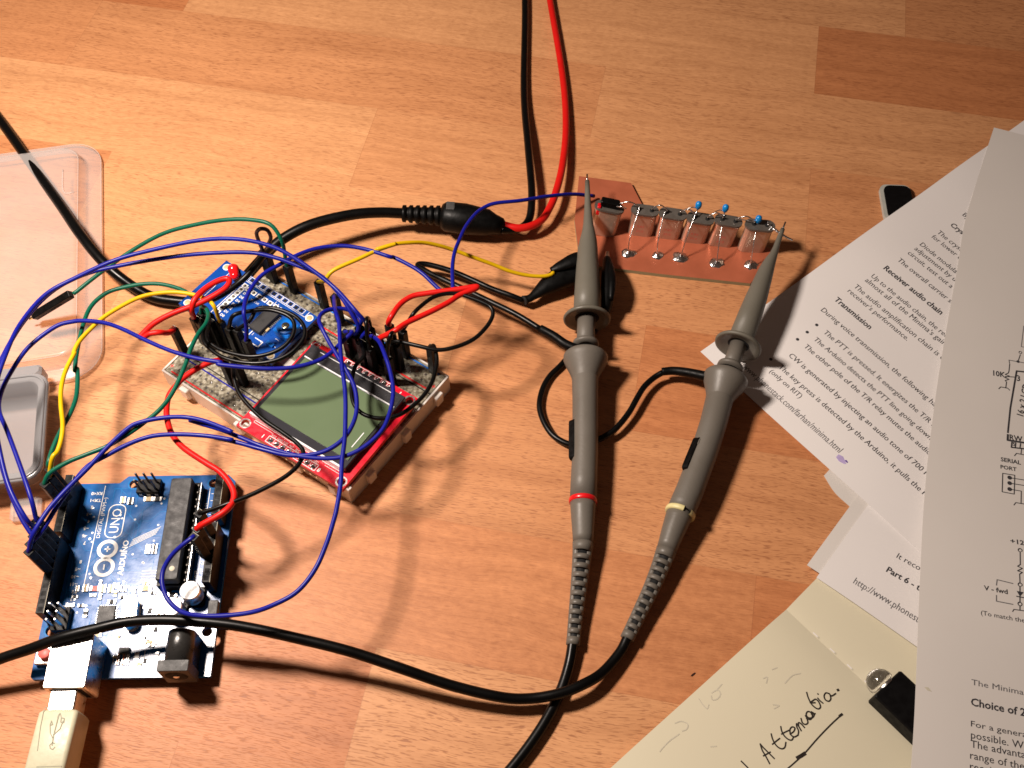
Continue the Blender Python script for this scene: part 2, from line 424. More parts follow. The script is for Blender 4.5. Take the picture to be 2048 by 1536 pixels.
C3 = lambda l, a=None, b=None: cz(l, 740, 400, 4.096, a, b)
C4 = lambda l, a=None, b=None: cz(l, 1140, 400, 4.096, a, b)
C6 = lambda l, a=None, b=None: cz(l, 0, 700, 4.096, a, b)
C7 = lambda l, a=None, b=None: cz(l, 380, 660, 4.096, a, b)
C8 = lambda l, a=None, b=None: cz(l, 1000, 700, 3.4133, a, b)

# ------------------------------------------------------------------ microcontroller board
def pin_rows(mb, F, xs, ys, z0, z1, half=.32, m='silver'):
    for x in xs:
        for y in ys: mb.box(F, x-half, x+half, y-half, y+half, z0, z1, m, ch=.12)

def uno():
    t = thing('microcontroller_board', 'blue microcontroller board marked UNO with a long black chip and a silver USB socket', 'circuit board', UNO.translation)
    mb = MB()
    W = 53.34
    out = [(0, 0), (66.04, 0), (68.58, 2.54), (68.58, 35.3), (66.04, 37.85), (66.04, 51.8), (64.5, W), (.8, W), (0, W-.8)]
    # holes cut by splitting the outline: a board sheet with ringed holes
    bm_holes = [(13.97, 2.54), (15.24, 50.8), (66.04, 7.62), (66.04, 33.5)]
    holes = [(14.0, 2.7, 1.6), (15.2, 50.2, 1.6), (65.6, 33.0, 1.6), (65.4, 7.0, 1.6)]
    cu = bpy.data.curves.new('c', 'CURVE'); cu.dimensions = '2D'; cu.fill_mode = 'BOTH'
    def poly(pts):
        sp = cu.splines.new('POLY'); sp.points.add(len(pts)-1); sp.use_cyclic_u = True
        for i, p in enumerate(pts): sp.points[i].co = (p[0], p[1], 0, 1)
    poly(out)
    for hx, hy, hr in holes: poly([(hx+hr*math.cos(k*math.pi/10), hy+hr*math.sin(k*math.pi/10)) for k in range(20)])
    cu.extrude = .8
    ob = bpy.data.objects.new('c', cu); COL.objects.link(ob); dg = bpy.context.evaluated_depsgraph_get(); dg.update()
    me = ob.evaluated_get(dg).to_mesh(); b = mb.add([UNO @ Vector((v.co.x, v.co.y, v.co.z-.8)) for v in me.vertices])
    for p in me.polygons: mb.face([b+i for i in p.vertices], 'uno_blue')
    ob.evaluated_get(dg).to_mesh_clear(); bpy.data.objects.remove(ob); bpy.data.curves.remove(cu)
    # rings round the holes
    for hx, hy, hr in holes:
        mb.lathe(UNO @ T(hx, hy, .04), [(hr+.05, 0), (hr+.55, 0)], 'uno_trace', 24)
    # copper traces seen through the mask
    rnd = random.Random(3)
    for k in range(70):
        x = rnd.uniform(14, 60); y = rnd.uniform(14, 47)
        pts = [(x, y)]
        d = rnd.choice([(1, 0), (-1, 0), (1, 0), (0, 1)])
        for s_ in range(rnd.randint(2, 4)):
            l = rnd.uniform(2, 9); x += d[0]*l; y += d[1]*l
            x = min(64, max(3, x)); y = min(48, max(5, y)); pts.append((x, y))
            d = (d[0]*.707-d[1]*.707*rnd.choice([1, -1]), d[1]*.707+d[0]*.707*rnd.choice([1, -1]))
        mb.ribX(UNO, pts, .22, .03+.001*k, 'uno_trace')
    for k in range(46):
        x = rnd.uniform(14, 62); y = rnd.uniform(18, 46)
        mb.lathe(UNO @ T(x, y, .1), [(.12, 0), (.36, 0)], 'silk' if k % 3 else 'silver', 10)
    # silkscreen
    Z = .12
    def sk(pts, wd=.22): mb.ribX(UNO, pts, wd, Z, 'silk')
    a = loc(UNO, 213, 972); c = loc(UNO, 166, 1170); sk([(a[0], 42.3), (c[0], 42.9)], .25)
    # UNO in a capsule
    def capsule(x0, x1, y0, y1, wd):
        r = (y1-y0)/2*.8; p = []
        for cx, cy, a0 in ((x1-r, y1-r, 0), (x0+r, y1-r, 90), (x0+r, y0+r, 180), (x1-r, y0+r, 270)):
            for k in range(7): aa = R(a0+k*15); p.append((cx+r*math.cos(aa), cy+r*math.sin(aa)))
        p.append(p[0]); sk(p, wd)
    capsule(46.2, 58.0, 34.2, 39.6, .28)
    put_text(mb, 'UNO', (47.9, 35.4), (1, 0), (0, 1), 4.3, 'silk', z=Z+.02, width=8.6, X=UNO)
    # infinity mark with plus and minus
    for cx, sgn in ((42.2, 1), (36.0, 0)):
        mb.lathe(UNO @ T(cx, 37.7, Z), [(2.15, 0), (3.3, 0)], 'silk', 32)
        sk([(cx-.9, 37.7), (cx+.9, 37.7)] if sgn else [(cx, 37.7-.9), (cx, 37.7+.9)], .45) if False else sk([(cx, 36.9), (cx, 38.5)] if sgn else [(cx-.8, 37.75), (cx+.8, 37.75)], .45)
        if sgn: sk([(cx-.8, 37.7), (cx+.8, 37.7)], .45)
    put_text(mb, 'ARDUINO', (33.0, 31.4), (1, 0), (0, 1), 2.5, 'silk', z=Z, bold=True, width=12.2, X=UNO)
    put_text(mb, 'DIGITAL (PWM~)', (46.2, 40.3+.6), (1, 0), (0, 1), 1.7, 'silk', z=Z, width=14.5, X=UNO)
    for i, n_ in enumerate(['RX←0', 'TX→1', '2', '~3', '4', '~5', '~6', '7', '8', '~9', '~10', '~11', '12', '13', 'GND', 'AREF']):
        x = 62.8-i*2.54-(4.0 if i > 7 else 0)
        n_ = n_.replace('←', '<').replace('→', '>')
        put_text(mb, n_, (x, 47.6-(4.8 if len(n_) > 3 and i < 2 else 2.6)), (0, 1), (-1, 0), 1.55, 'silk', z=Z, bold=True, X=UNO)
    for i, n_ in enumerate(['A5', 'A4', 'A3', 'A2', 'A1', 'A0', 'VIN', 'GND', 'GND', '5V', '3.3V', 'RST']):
        x = 62.6-i*2.54-(4.8 if i > 5 else 0)
        put_text(mb, n_, (x, 4.6), (0, 1), (-1, 0), 1.5, 'silk', z=Z, X=UNO)
        sk([(x+1.3, 4.2), (x-1.1, 4.2), (x-1.1, 7.2)], .16)
    sk([(50, 7.9), (63.5, 7.9)], .18); sk([(27.5, 7.9), (45.8, 7.9)], .18)
    put_text(mb, 'ANALOG IN', (51, 8.2), (1, 0), (0, 1), 1.3, 'silk', z=Z, X=UNO)
    put_text(mb, 'POWER', (30, 8.2), (1, 0), (0, 1), 1.3, 'silk', z=Z, X=UNO)
    la, lb = loc(UNO, 258, 1094), loc(UNO, 312, 1068)
    for k in range(5):
        mb.ribX(UNO, [(la[0]+k*.62, la[1]-k*.2), (lb[0]+k*.62, lb[1]-k*.3)], .16, Z, 'silk')
    for k in range(6): sk([(29.5+k*1.0, 25.5), (29.5+k*1.0, 20.0)], .35)
    for k in range(26):
        x = rnd.uniform(3, 27); y = rnd.uniform(11, 30); l = rnd.uniform(.8, 2.6)
        sk([(x, y), (x+l, y)] if k % 2 else [(x, y), (x, y+l)], .16)
    for x0, n, y in ((17.6, 10, 50.7), (44.5, 8, 50.7), (26.7, 8, 2.54), (49.6, 6, 2.54)):
        for k in range(n): mb.lathe(UNO @ T(x0+1.27+k*2.54, y, -1.6), [(.9, 0), (.5, -.7), (.3, -3.38), (0.001, -3.38)], 'solder', 8)
    mb.build('board', t)
    # chip and socket
    so = MB(); xa, xb, ya, yb = 27.6, 63.6, 9.4, 19.6
    so.box(UNO, xa, xb, ya+.2, yb-.6, 0, 4.0, 'housing', .2)
    for k in range(14):
        x = xa+1.6+k*2.54
        so.box(UNO, x-.75, x+.75, ya+.55, ya+1.5, 3.9, 4.12, 'dark'); so.box(UNO, x-.28, x+.28, ya+.75, ya+1.15, 4.1, 4.6, 'can_top')
        so.box(UNO, x-.28, x+.28, yb-1.9, yb-1.5, 4.0, 4.6, 'silver')
    so.ribX(UNO, [(xa, ya+.25), (xb, ya+.25)], .18, 4.03, 'silver')
    so.build('chip_socket', t)
    ch = MB(); ch.box(UNO, xa+.3, xb-.3, ya+2.0, yb-1.4, 4.5, 8.0, 'chip', .45); ch.cyl(UNO @ T(xa+4.0, ya+3.5+.6, 7.9), .85, 0, .16, 'ghost', 18)
    ch.build('microcontroller_chip', t)
    # female headers
    def header(x0, n, y, name):
        h = MB(); x1 = x0+n*2.54; h.box(UNO, x0, x1, y-1.27, y+1.27, 0, 8.5, 'housing', .12)
        for k in range(n): h.box(UNO, x0+k*2.54+.55, x0+k*2.54+1.99, y-.72, y+.72, 8.46, 8.54, 'dark')
        h.ribX(UNO, [(x0, y-1.2), (x1, y-1.2)], .1, 8.52, 'ghost')
        h.build(name, t)
    header(17.6, 10, 50.7, 'pin_header'); header(44.5, 8, 50.7, 'pin_header')
    header(26.7, 8, 2.54, 'pin_header'); header(49.6, 6, 2.54, 'pin_header')
    # male 2x3 programming headers
    for cx, cy in ((63.6, 27.3), (18.2, 47.0)):
        p = MB()
        if cx > 50:
            p.box(UNO, cx-2.54, cx+2.54, cy-3.8, cy+3.8, 0, 2.5, 'housing', .2); pin_rows(p, UNO, (cx-1.27, cx+1.27), (cy-2.54, cy, cy+2.54), 2.4, 8.6, .32, 'can_top')
            for yy in (cy-2.54, cy, cy+2.54): p.box(UNO, cx-2.6-.1, cx-2.54, yy-.5, yy+.5, .3, 1.4, 'silk')
        else:
            p.box(UNO, cx-3.8, cx+3.8, cy-2.54, cy+2.54, 0, 2.5, 'housing', .2); pin_rows(p, UNO, (cx-2.54, cx, cx+2.54), (cy-1.27, cy+1.27), 2.4, 8.6)
        p.build('programming_header', t)
    # USB socket
    u = MB(); u.box(UNO, -6.2, 10, 32.0, 44.0, .1, 11.0, 'usb_metal', .35)
    u.box(UNO, -6.28, -6.1, 33.4, 42.6, 1.6, 9.6, 'dark'); u.build('usb_socket', t)
    # power jack
    j = MB(); j.box(UNO, -1.8, 1.6, 3.4, 12.4, 0, 11.0, 'jack_grey', .2)
    j.box(UNO, 1.5, 11.6, 3.8, 12.0, 0, 6.0, 'jack', .2)
    X = UNO @ T(1.4, 7.9, 6.2) @ Matrix.Rotation(R(90), 4, 'Y')
    j.lathe(X, [(0.001, 0), (4.1, 0), (4.1, 9.9), (3.8, 10.3), (0.001, 10.3)], 'jack', 28)
    Xf = UNO @ T(-1.85, 7.9, 6.2) @ Matrix.Rotation(R(-90), 4, 'Y')
    j.lathe(Xf, [(0.001, 0.02), (3.1, 0.02), (3.3, .0)], 'dark', 28)
    j.cyl(UNO @ T(-2.2, 7.9, 6.2) @ Matrix.Rotation(R(90), 4, 'Y'), .9, 0, .6, 'silver')
    j.build('power_jack', t)
    # capacitors
    for px in ((379, 1180), (344, 1214)):
        x, y = loc(UNO, px[0], px[1], 11.3 if px[0] > 360 else 10.6)
        c = MB(); c.box(UNO, x-3.3, x+3.3, y-3.3, y+3.3, 0, .9, 'housing', .6)
        c.lathe(UNO @ T(x, y, .9), [(2.6, 0), (3.05, .3), (3.05, 1.0), (2.8, 1.2), (3.15, 1.5), (3.15, 5.0), (2.9, 5.35)], 'white_cap', 28); c.lathe(UNO @ T(x, y, .9), [(2.9, 5.35), (0.001, 5.4)], 'cap_top', 28)
        c.build('capacitor', t)
    # crystal can
    c = MB(); x, y = loc(UNO, 258, 1222, 8.6); X = UNO @ T(x, y, 0)
    def stadium(l, wd, n=10):
        r = wd/2; h = l/2-r
        return [(h+r*math.cos(R(-90+180*k/n)), r*math.sin(R(-90+180*k/n))) for k in range(n+1)]+[(-h+r*math.cos(R(90+180*k/n)), r*math.sin(R(90+180*k/n))) for k in range(n+1)]
    c.prism(X @ Matrix.Rotation(R(4), 4, 'Z'), stadium(11.2, 5.0), 0, .5, 'silver'); c.prism(X @ Matrix.Rotation(R(4), 4, 'Z'), stadium(10.4, 4.4), .5, 3.6, 'silver')
    c.build('crystal', t)
    # interface chip, regulator, small parts
    c = MB(); x, y = loc(UNO, 211, 1229, 6.2); c.box(UNO, x-3.0, x+3.0, y-2.6, y+2.6, .1, 1.1, 'jack_grey', .15)
    for k in range(7):
        for s_ in (-1, 1): c.box(UNO, x-2.4+k*.8-.15, x-2.4+k*.8+.15, y+s_*2.6-.35, y+s_*2.6+.35, .02, .5, 'silver'); c.box(UNO, x+s_*3.0-.3, x+s_*3.0+.3, y-2.1+k*.7-.13, y-2.1+k*.7+.13, .02, .5, 'silver')
    c.build('interface_chip', t)
    def smd(u_, v_, l, wd, m, name='resistor', vert=False, h=.5):
        x, y = loc(UNO, u_, v_); c = MB()
        if vert: l, wd = wd, l
        c.box(UNO, x-wd/2, x+wd/2, y-l/2+l*.18, y+l/2-l*.18, .06, h, m)
        for s_ in (-1, 1): c.box(UNO, x-wd/2-.02, x+wd/2+.02, y+s_*l*.4-l*.12, y+s_*l*.4+l*.12, .05, h+.03, 'silver')
        c.build(name, t)
    for (u_, v_, l, wd, m, n_) in [(247, 1001, 1.6, 2.3, 'tan', 'led'), (262, 1003, 1.8, 2.4, 'chip', 'resistor'), (298, 999, 3.0, 1.6, 'tan', 'resistor'), (316, 999, 2.6, 1.6, 'chip', 'resistor'),
                                   (156, 1178, 1.0, 1.8, 'tan', 'led'), (172, 1177, 1.6, 2.4, 'tan', 'led'), (191, 1178, 3.2, 1.6, 'button', 'resistor'), (207, 1178, 1.7, 2.6, 'ghost', 'led'), (223, 1178, 1.7, 2.6, 'ghost', 'led'),
                                   (241, 1178, .9, 2.0, 'chip', 'resistor'), (251, 1178, .9, 2.0, 'chip', 'resistor'), (292, 1178, 3.6, 1.5, 'tan', 'resistor'), (297, 1099, 1.4, 3.2, 'silk', 'resistor'), (310, 1099, 1.4, 3.2, 'chip', 'resistor'),
                                   (301, 1222, 2.6, 1.4, 'chip', 'diode'), (345, 1190, 3.0, 1.2, 'chip', 'resistor'), (237, 1319, .9, 3.4, 'copper', 'resistor'), (248, 1319, .9, 3.4, 'copper', 'resistor'), (256, 1319, .9, 3.4, 'silk', 'resistor'),
                                   (300, 1285, 4.2, 1.0, 'tan', 'resistor'), (270, 1196, 1, 1.6, 'tan', 'resistor'), (232, 1236, .8, 1.4, 'chip', 'resistor')]:
        smd(u_, v_, l, wd, m, n_)
    rs = random.Random(21); used = []
    while len(used) < 34:
        x, y = rs.uniform(3, 31), rs.uniform(13.5, 46)
        if (x < 12 and y > 29) or (14 < x < 23 and (y > 41 or 22 < y < 38)) or any(abs(x-a)+abs(y-b_) < 2.6 for a, b_ in used): continue
        used.append((x, y)); vert = rs.random() < .5; l, wd = (1.7, .85) if rs.random() < .7 else (2.3, 1.2)
        if vert: l, wd = wd, l
        c = MB(); c.box(UNO, x-wd/2, x+wd/2, y-l/2, y+l/2, .05, .5, rs.choice(['chip', 'tan', 'chip', 'silk']))
        for s_ in (-1, 1):
            if vert: c.box(UNO, x+s_*wd*.42-wd*.13, x+s_*wd*.42+wd*.13, y-l/2-.03, y+l/2+.03, .04, .54, 'silver')
            else: c.box(UNO, x-wd/2-.03, x+wd/2+.03, y+s_*l*.42-l*.13, y+s_*l*.42+l*.13, .04, .54, 'silver')
        c.build('resistor', t)
    c = MB(); x, y = loc(UNO, 248, 1301, 6); c.box(UNO, x-1.0, x+1.0, y-1.6, y+1.6, .1, 1.1, 'jack_grey', .1); c.build('regulator', t)
    c = MB(); x, y = loc(UNO, 427, 1218, 6); c.box(UNO, x-2.6, x+2.6, y-1.5, y+1.5, .1, 2.1, 'jack_grey', .3); c.box(UNO, x-3.2, x-2.5, y-.8, y+.8, .05, 1, 'silver'); c.build('diode', t)
    # reset button
    c = MB(); x, y = 7.0, 49.3; c.box(UNO, x-3, x+3, y-3, y+3, .05, 1.9, 'silver', .3); c.cyl(UNO @ T(x, y, 1.9), 1.75, 0, 1.6, 'button', 24); c.build('reset_button', t)
uno()

# ------------------------------------------------------------------ USB plug
def usb_plug():
    t = thing('usb_plug', 'beige USB plug with a raised trident symbol pushed into the silver socket', 'plug', UNO @ Vector((-25, 38, -5)))
    mb = MB(); cx = 38.4
    # slightly tapering body made from rings along -x
    prof = [(-12.2, 4.9, 4.6), (-13.0, 5.5, 5.1), (-31, 5.6, 5.2), (-31.6, 5.3, 4.9), (-33.5, 5.3, 4.9), (-34.2, 5.6, 5.2), (-40, 5.0, 4.8), (-48, 3.4, 3.4)]
    zc = 5.4; rings = []
    for x, hw, hh in prof:
        yc = cx+(-x-12)*.045; r = 1.1; pts = []
        for sx, sy, a0 in ((1, 1, 0), (-1, 1, 90), (-1, -1, 180), (1, -1, 270)):
            for k in range(4):
                a = R(a0+k*30); pts.append(UNO @ Vector((x, yc+sx*(hw-r)+r*math.cos(a), zc+sy*(hh-r)+r*math.sin(a))))
        rings.append(pts)
    b = mb.add([p for r in rings for p in r]); n = 16
    for i in range(len(rings)-1):
        for j in range(n): mb.face((b+i*n+j, b+(i+1)*n+j, b+(i+1)*n+(j+1) % n, b+i*n+(j+1) % n), 'plug', True)
    mb.face([b+j for j in range(n)], 'plug'); mb.face([b+(len(rings)-1)*n+n-1-j for j in range(n)], 'plug')
    zt = zc+5.24
    def ln(pts, wd=.22, h=.0):
        q = []
        for u_, v_ in pts: x, y = loc(UNO, u_, v_, UNO.translation.z+zt); q.append((x, y))
        mb.ribX(UNO, q, wd, zt+h, 'plug_line')
    K = lambda l: [(x/4.086, 1160+y/4.086) for x, y in l]
    ln(K([(305, 1395), (330, 1200), (358, 1060), (375, 1040), (560, 1028), (585, 1032), (592, 1045)]), .2)
    ln(K([(300, 1527), (500, 1522)]), .3)
    trunk = K([(425, 1350), (440, 1260), (460, 1180), (480, 1100)])
    ln(trunk, .3); ln(K([(470, 1120), (490, 1088), (500, 1120)]), .25)
    ln(K([(430, 1290), (410, 1250), (408, 1185)]), .25); ln(K([(408, 1185), (420, 1150), (430, 1180), (410, 1185)]), .25)
    ln(K([(437, 1265), (490, 1215), (515, 1150)]), .25); ln(K([(495, 1160), (500, 1125), (525, 1130), (520, 1165), (495, 1160)]), .25)
    ln(K([(445, 1335), (425, 1330), (405, 1350), (410, 1375), (430, 1385), (448, 1365)]), .25)
    mb.build('plug_body', t)
    sh = MB(); sh.box(UNO, -12.6, -5.9, 34.6, 42.2, 1.6, 9.4, 'usb_metal', .5); sh.build('plug_shell', t)
    cb = MB(); cb.tube(cr_spline([UNO @ Vector((-47, 40, 5.3)), UNO @ Vector((-60, 41, 3)), UNO @ Vector((-90, 44, -2.6)), UNO @ Vector((-150, 50, -2.8))], 6), 2.2, 'plug', 12)
    cb.build('cable', t)
usb_plug()

# ------------------------------------------------------------------ breadboard
def breadboard():
    t = thing('breadboard', 'clear see-through breadboard with red and blue stripes under the red display board', 'breadboard', BBF.translation)
    mb = MB(); Lx, Wy, H = 83.0, 54.6, 8.5
    mb.box(BBF, 0.6, Lx-.6, 0.6, Wy-.6, .3, H-.02, 'bb', .5)
    for y0, y1 in ((9.6, 10.0), (44.6, 45.0)): mb.box(BBF, .6, Lx-.6, y0, y1, H-.02, H+.02, 'dark')
    mb.box(BBF, .6, Lx-.6, 25.6, 29.0, H-.01, H+.03, 'bb_edge')
    rnd = random.Random(8)
    cols = [5.0+k*2.54 for k in range(29)]
    rows = [3.4, 5.94]+[12.6+k*2.54 for k in range(5)]+[31.2+k*2.54 for k in range(5)]+[48.0, 50.5]
    for y in rows:
        for x in cols:
            mb.quad(BBF, x-.42, x+.42, y-.42, y+.42, H+.012, 'bb_hole')
            if rnd.random() < .7:
                a, c_ = rnd.uniform(-.5, .3), rnd.uniform(-.5, .3); mb.quad(BBF, x+a, x+a+.3, y+c_, y+c_+.45, H+.03, 'solder')
    # rail stripes
    for y, m in ((1.6, 'ring_red'), (8.3, 'blue_wire'), (45.9, 'ring_red'), (53.0, 'pot')):
        mb.ribX(BBF, [(3.2, y), (Lx-3.2, y)], .55, H+.02, m)
    for x in (1.7, Lx-1.7):
        for y in (3.4, 48.0): mb.ribX(BBF, [(x-.7, y), (x+.7, y)], .25, H+.03, 'ring_red'); mb.ribX(BBF, [(x, y-.7), (x, y+.7)], .25, H+.031, 'ring_red')
    for k in range(0, 29, 5):
        for y in (11.1, 43.4): put_text(mb, str(k+1), (cols[k]-.5, y-.5), (1, 0), (0, 1), 1.3, 'ink_grey', z=H+.03, X=BBF)
    mb.build('body', t)
    # clear skirt with little locating lugs
    sk = MB()
    sk.box(BBF, 0, Lx, -.1, .55, 0, H, 'bb_edge'); sk.box(BBF, 0, Lx, Wy-.55, Wy, 0, H, 'bb_edge')
    sk.box(BBF, -.1, .55, .6, Wy-.6, 0, H, 'bb_edge'); sk.box(BBF, Lx-.55, Lx+.1, .6, Wy-.6, 0, H, 'bb_edge')
    for x in (9, 34, 60, 75): sk.box(BBF, x, x+3.4, -1.8, -.12, 2.2, H-1.4, 'bb_edge', .3)
    for y in (8, 27, 45): sk.box(BBF, Lx+.12, Lx+1.9, y, y+3.6, 2.2, H-1.4, 'bb_edge', .3)
    sk.build('skirt', t)
breadboard()

# ------------------------------------------------------------------ red display board
def display():
    t = thing('display_board', 'red display board with a dark green screen on top of the breadboard', 'display', LCD.translation)
    LX, LY = 44.3, 41.4
    mb = MB()
    cu = bpy.data.curves.new('c', 'CURVE'); cu.dimensions = '2D'; cu.fill_mode = 'BOTH'; cu.extrude = .8
    def poly(pts):
        sp = cu.splines.new('POLY'); sp.points.add(len(pts)-1); sp.use_cyclic_u = True
        for i, p in enumerate(pts): sp.points[i].co = (p[0], p[1], 0, 1)
    poly([(0, 0), (LX, 0), (LX, LY), (0, LY)]); holes = [(2.1, 2.2), (LX-2.2, 2.2), (LX-2.2, LY-2.2), (2.1, LY-2.0)]
    for hx, hy in holes: poly([(hx+1.35*math.cos(k*math.pi/10), hy+1.35*math.sin(k*math.pi/10)) for k in range(20)])
    ob = bpy.data.objects.new('c', cu); COL.objects.link(ob); dg = bpy.context.evaluated_depsgraph_get(); dg.update()
    me = ob.evaluated_get(dg).to_mesh(); b = mb.add([LCD @ Vector((v.co.x, v.co.y, v.co.z-.8)) for v in me.vertices])
    for p in me.polygons: mb.face([b+i for i in p.vertices], 'red_pcb')
    ob.evaluated_get(dg).to_mesh_clear(); bpy.data.objects.remove(ob); bpy.data.curves.remove(cu)
    for hx, hy in holes: mb.lathe(LCD @ T(hx, hy, .04), [(1.4, 0), (1.95, 0)], 'silver', 24)
    S_ = lambda pts, wd=.18: mb.ribX(LCD, pts, wd, .08, 'silk')
    S_([(4.2, 4.9), (40.5, 4.9)], .16); S_([(4.2, 4.1), (12.4, 4.1)], .12); S_([(4.2, 4.1), (4.2, 4.9)], .12)
    S_([(34, 4.0), (40.6, 4.0)], .12)
    x0 = 13.3
    S_([(x0-1.3, .5), (x0+7*2.54+1.3, .5)], .2); S_([(x0-1.3, 2.9), (x0+7*2.54+1.3, 2.9)], .2); S_([(x0-1.3, .5), (x0-1.3, 2.9)], .2); S_([(x0+7*2.54+1.3, .5), (x0+7*2.54+1.3, 2.9)], .2)
    for k in range(8):
        x = x0+k*2.54
        mb.lathe(LCD @ T(x, 1.7, .1), [(1.0, 0), (.55, .25), (.32, .75), (.001, .8)], 'solder', 12)
        if k: S_([(x-1.27, .5), (x-1.27, 2.9)], .1)
        put_text(mb, ['VCC', 'GND', 'SCE', 'RST', 'D/C', 'DN', 'CLK', 'LED'][k], (x-1.0, 3.2), (1, 0), (0, 1), 1.0, 'silk', z=.09, X=LCD)
    put_text(mb, '1', (x0-3.2, .9), (1, 0), (0, 1), 2.0, 'silk', z=.1, X=LCD, bold=True); put_text(mb, '8', (x0+7*2.54+1.9, .9), (1, 0), (0, 1), 2.0, 'silk', z=.1, X=LCD, bold=True)
    put_text(mb, 'LCD', (36.0, 5.05), (1, 0), (0, 1), .8, 'silk', z=.1, X=LCD)
    x1 = 15.6
    for k in range(8):
        x = x1+k*2.54
        mb.lathe(LCD @ T(x, 39.9, .1), [(1.0, 0), (.5, .3), (.3, .8), (.001, .85)], 'solder', 12); S_([(x-1.1, 38.95), (x+1.1, 38.95)], .22); S_([(x-1.27, 41.0), (x+1.27, 41.0)], .22)
        S_([(x-1.27, 38.95), (x-1.27, 41)], .2)
    put_text(mb, '?', (37.6, 39.1), (1, 0), (0, 1), 1.8, 'silk', z=.1, X=LCD, bold=True)
    mb.build('board', t)
    g = MB(); g.box(LCD, 2.0, 41.4, 5.6, 38.4, .02, 2.6, 'lcd_black', .25); 
    g.box(LCD, 2.1, 40.5, 5.1, 5.75, .3, 2.72, 'clear_edge')
    g.build('display_frame', t)
    s_ = MB(); s_.box(LCD, 3.6, 40.4, 8.6, 32.3, 2.6, 2.9, 'lcd_green', .1)
    s_.build('screen', t)
    f = MB(); f.box(LCD, 3.2, 40.8, 32.55, 32.95, 2.6, 3.1, 'clear_edge'); f.box(LCD, 6.5, 37.5, 36.9, 37.1, 2.6, 2.8, 'clear_edge')
    f.box(LCD, 3.2, 40.8, 33.0, 36.8, 2.6, 2.75, 'lcd_frame')
    f.box(LCD, 38.3, 38.6, 13, 19.5, 2.9, 2.95, 'clear_edge')
    f.build('screen_edge', t)
    p = MB()
    for k in range(8):
        p.box(LCD, x1+k*2.54-.32, x1+k*2.54+.32, 39.6, 40.2, -9.0, -1.55, 'silver'); p.box(LCD, x0+k*2.54-.32, x0+k*2.54+.32, 1.4, 2.0, -7.6, -1.55, 'silver')
    p.box(LCD, x1-1.27, x1+7*2.54+1.27, 38.7, 41.1, -4.1, -1.62, 'housing', .1); p.box(LCD, x0-1.27, x0+7*2.54+1.27, .5, 2.9, -4.1, -1.62, 'housing', .1)
    p.build('header_pins', t)
    l = MB(); x, y = 4.6, 40.0; l.box(LCD, x-1, x+3.4, y-1.0, y+.9, .05, .5, 'ring_red', .2); l.build('red_part', t)
display()

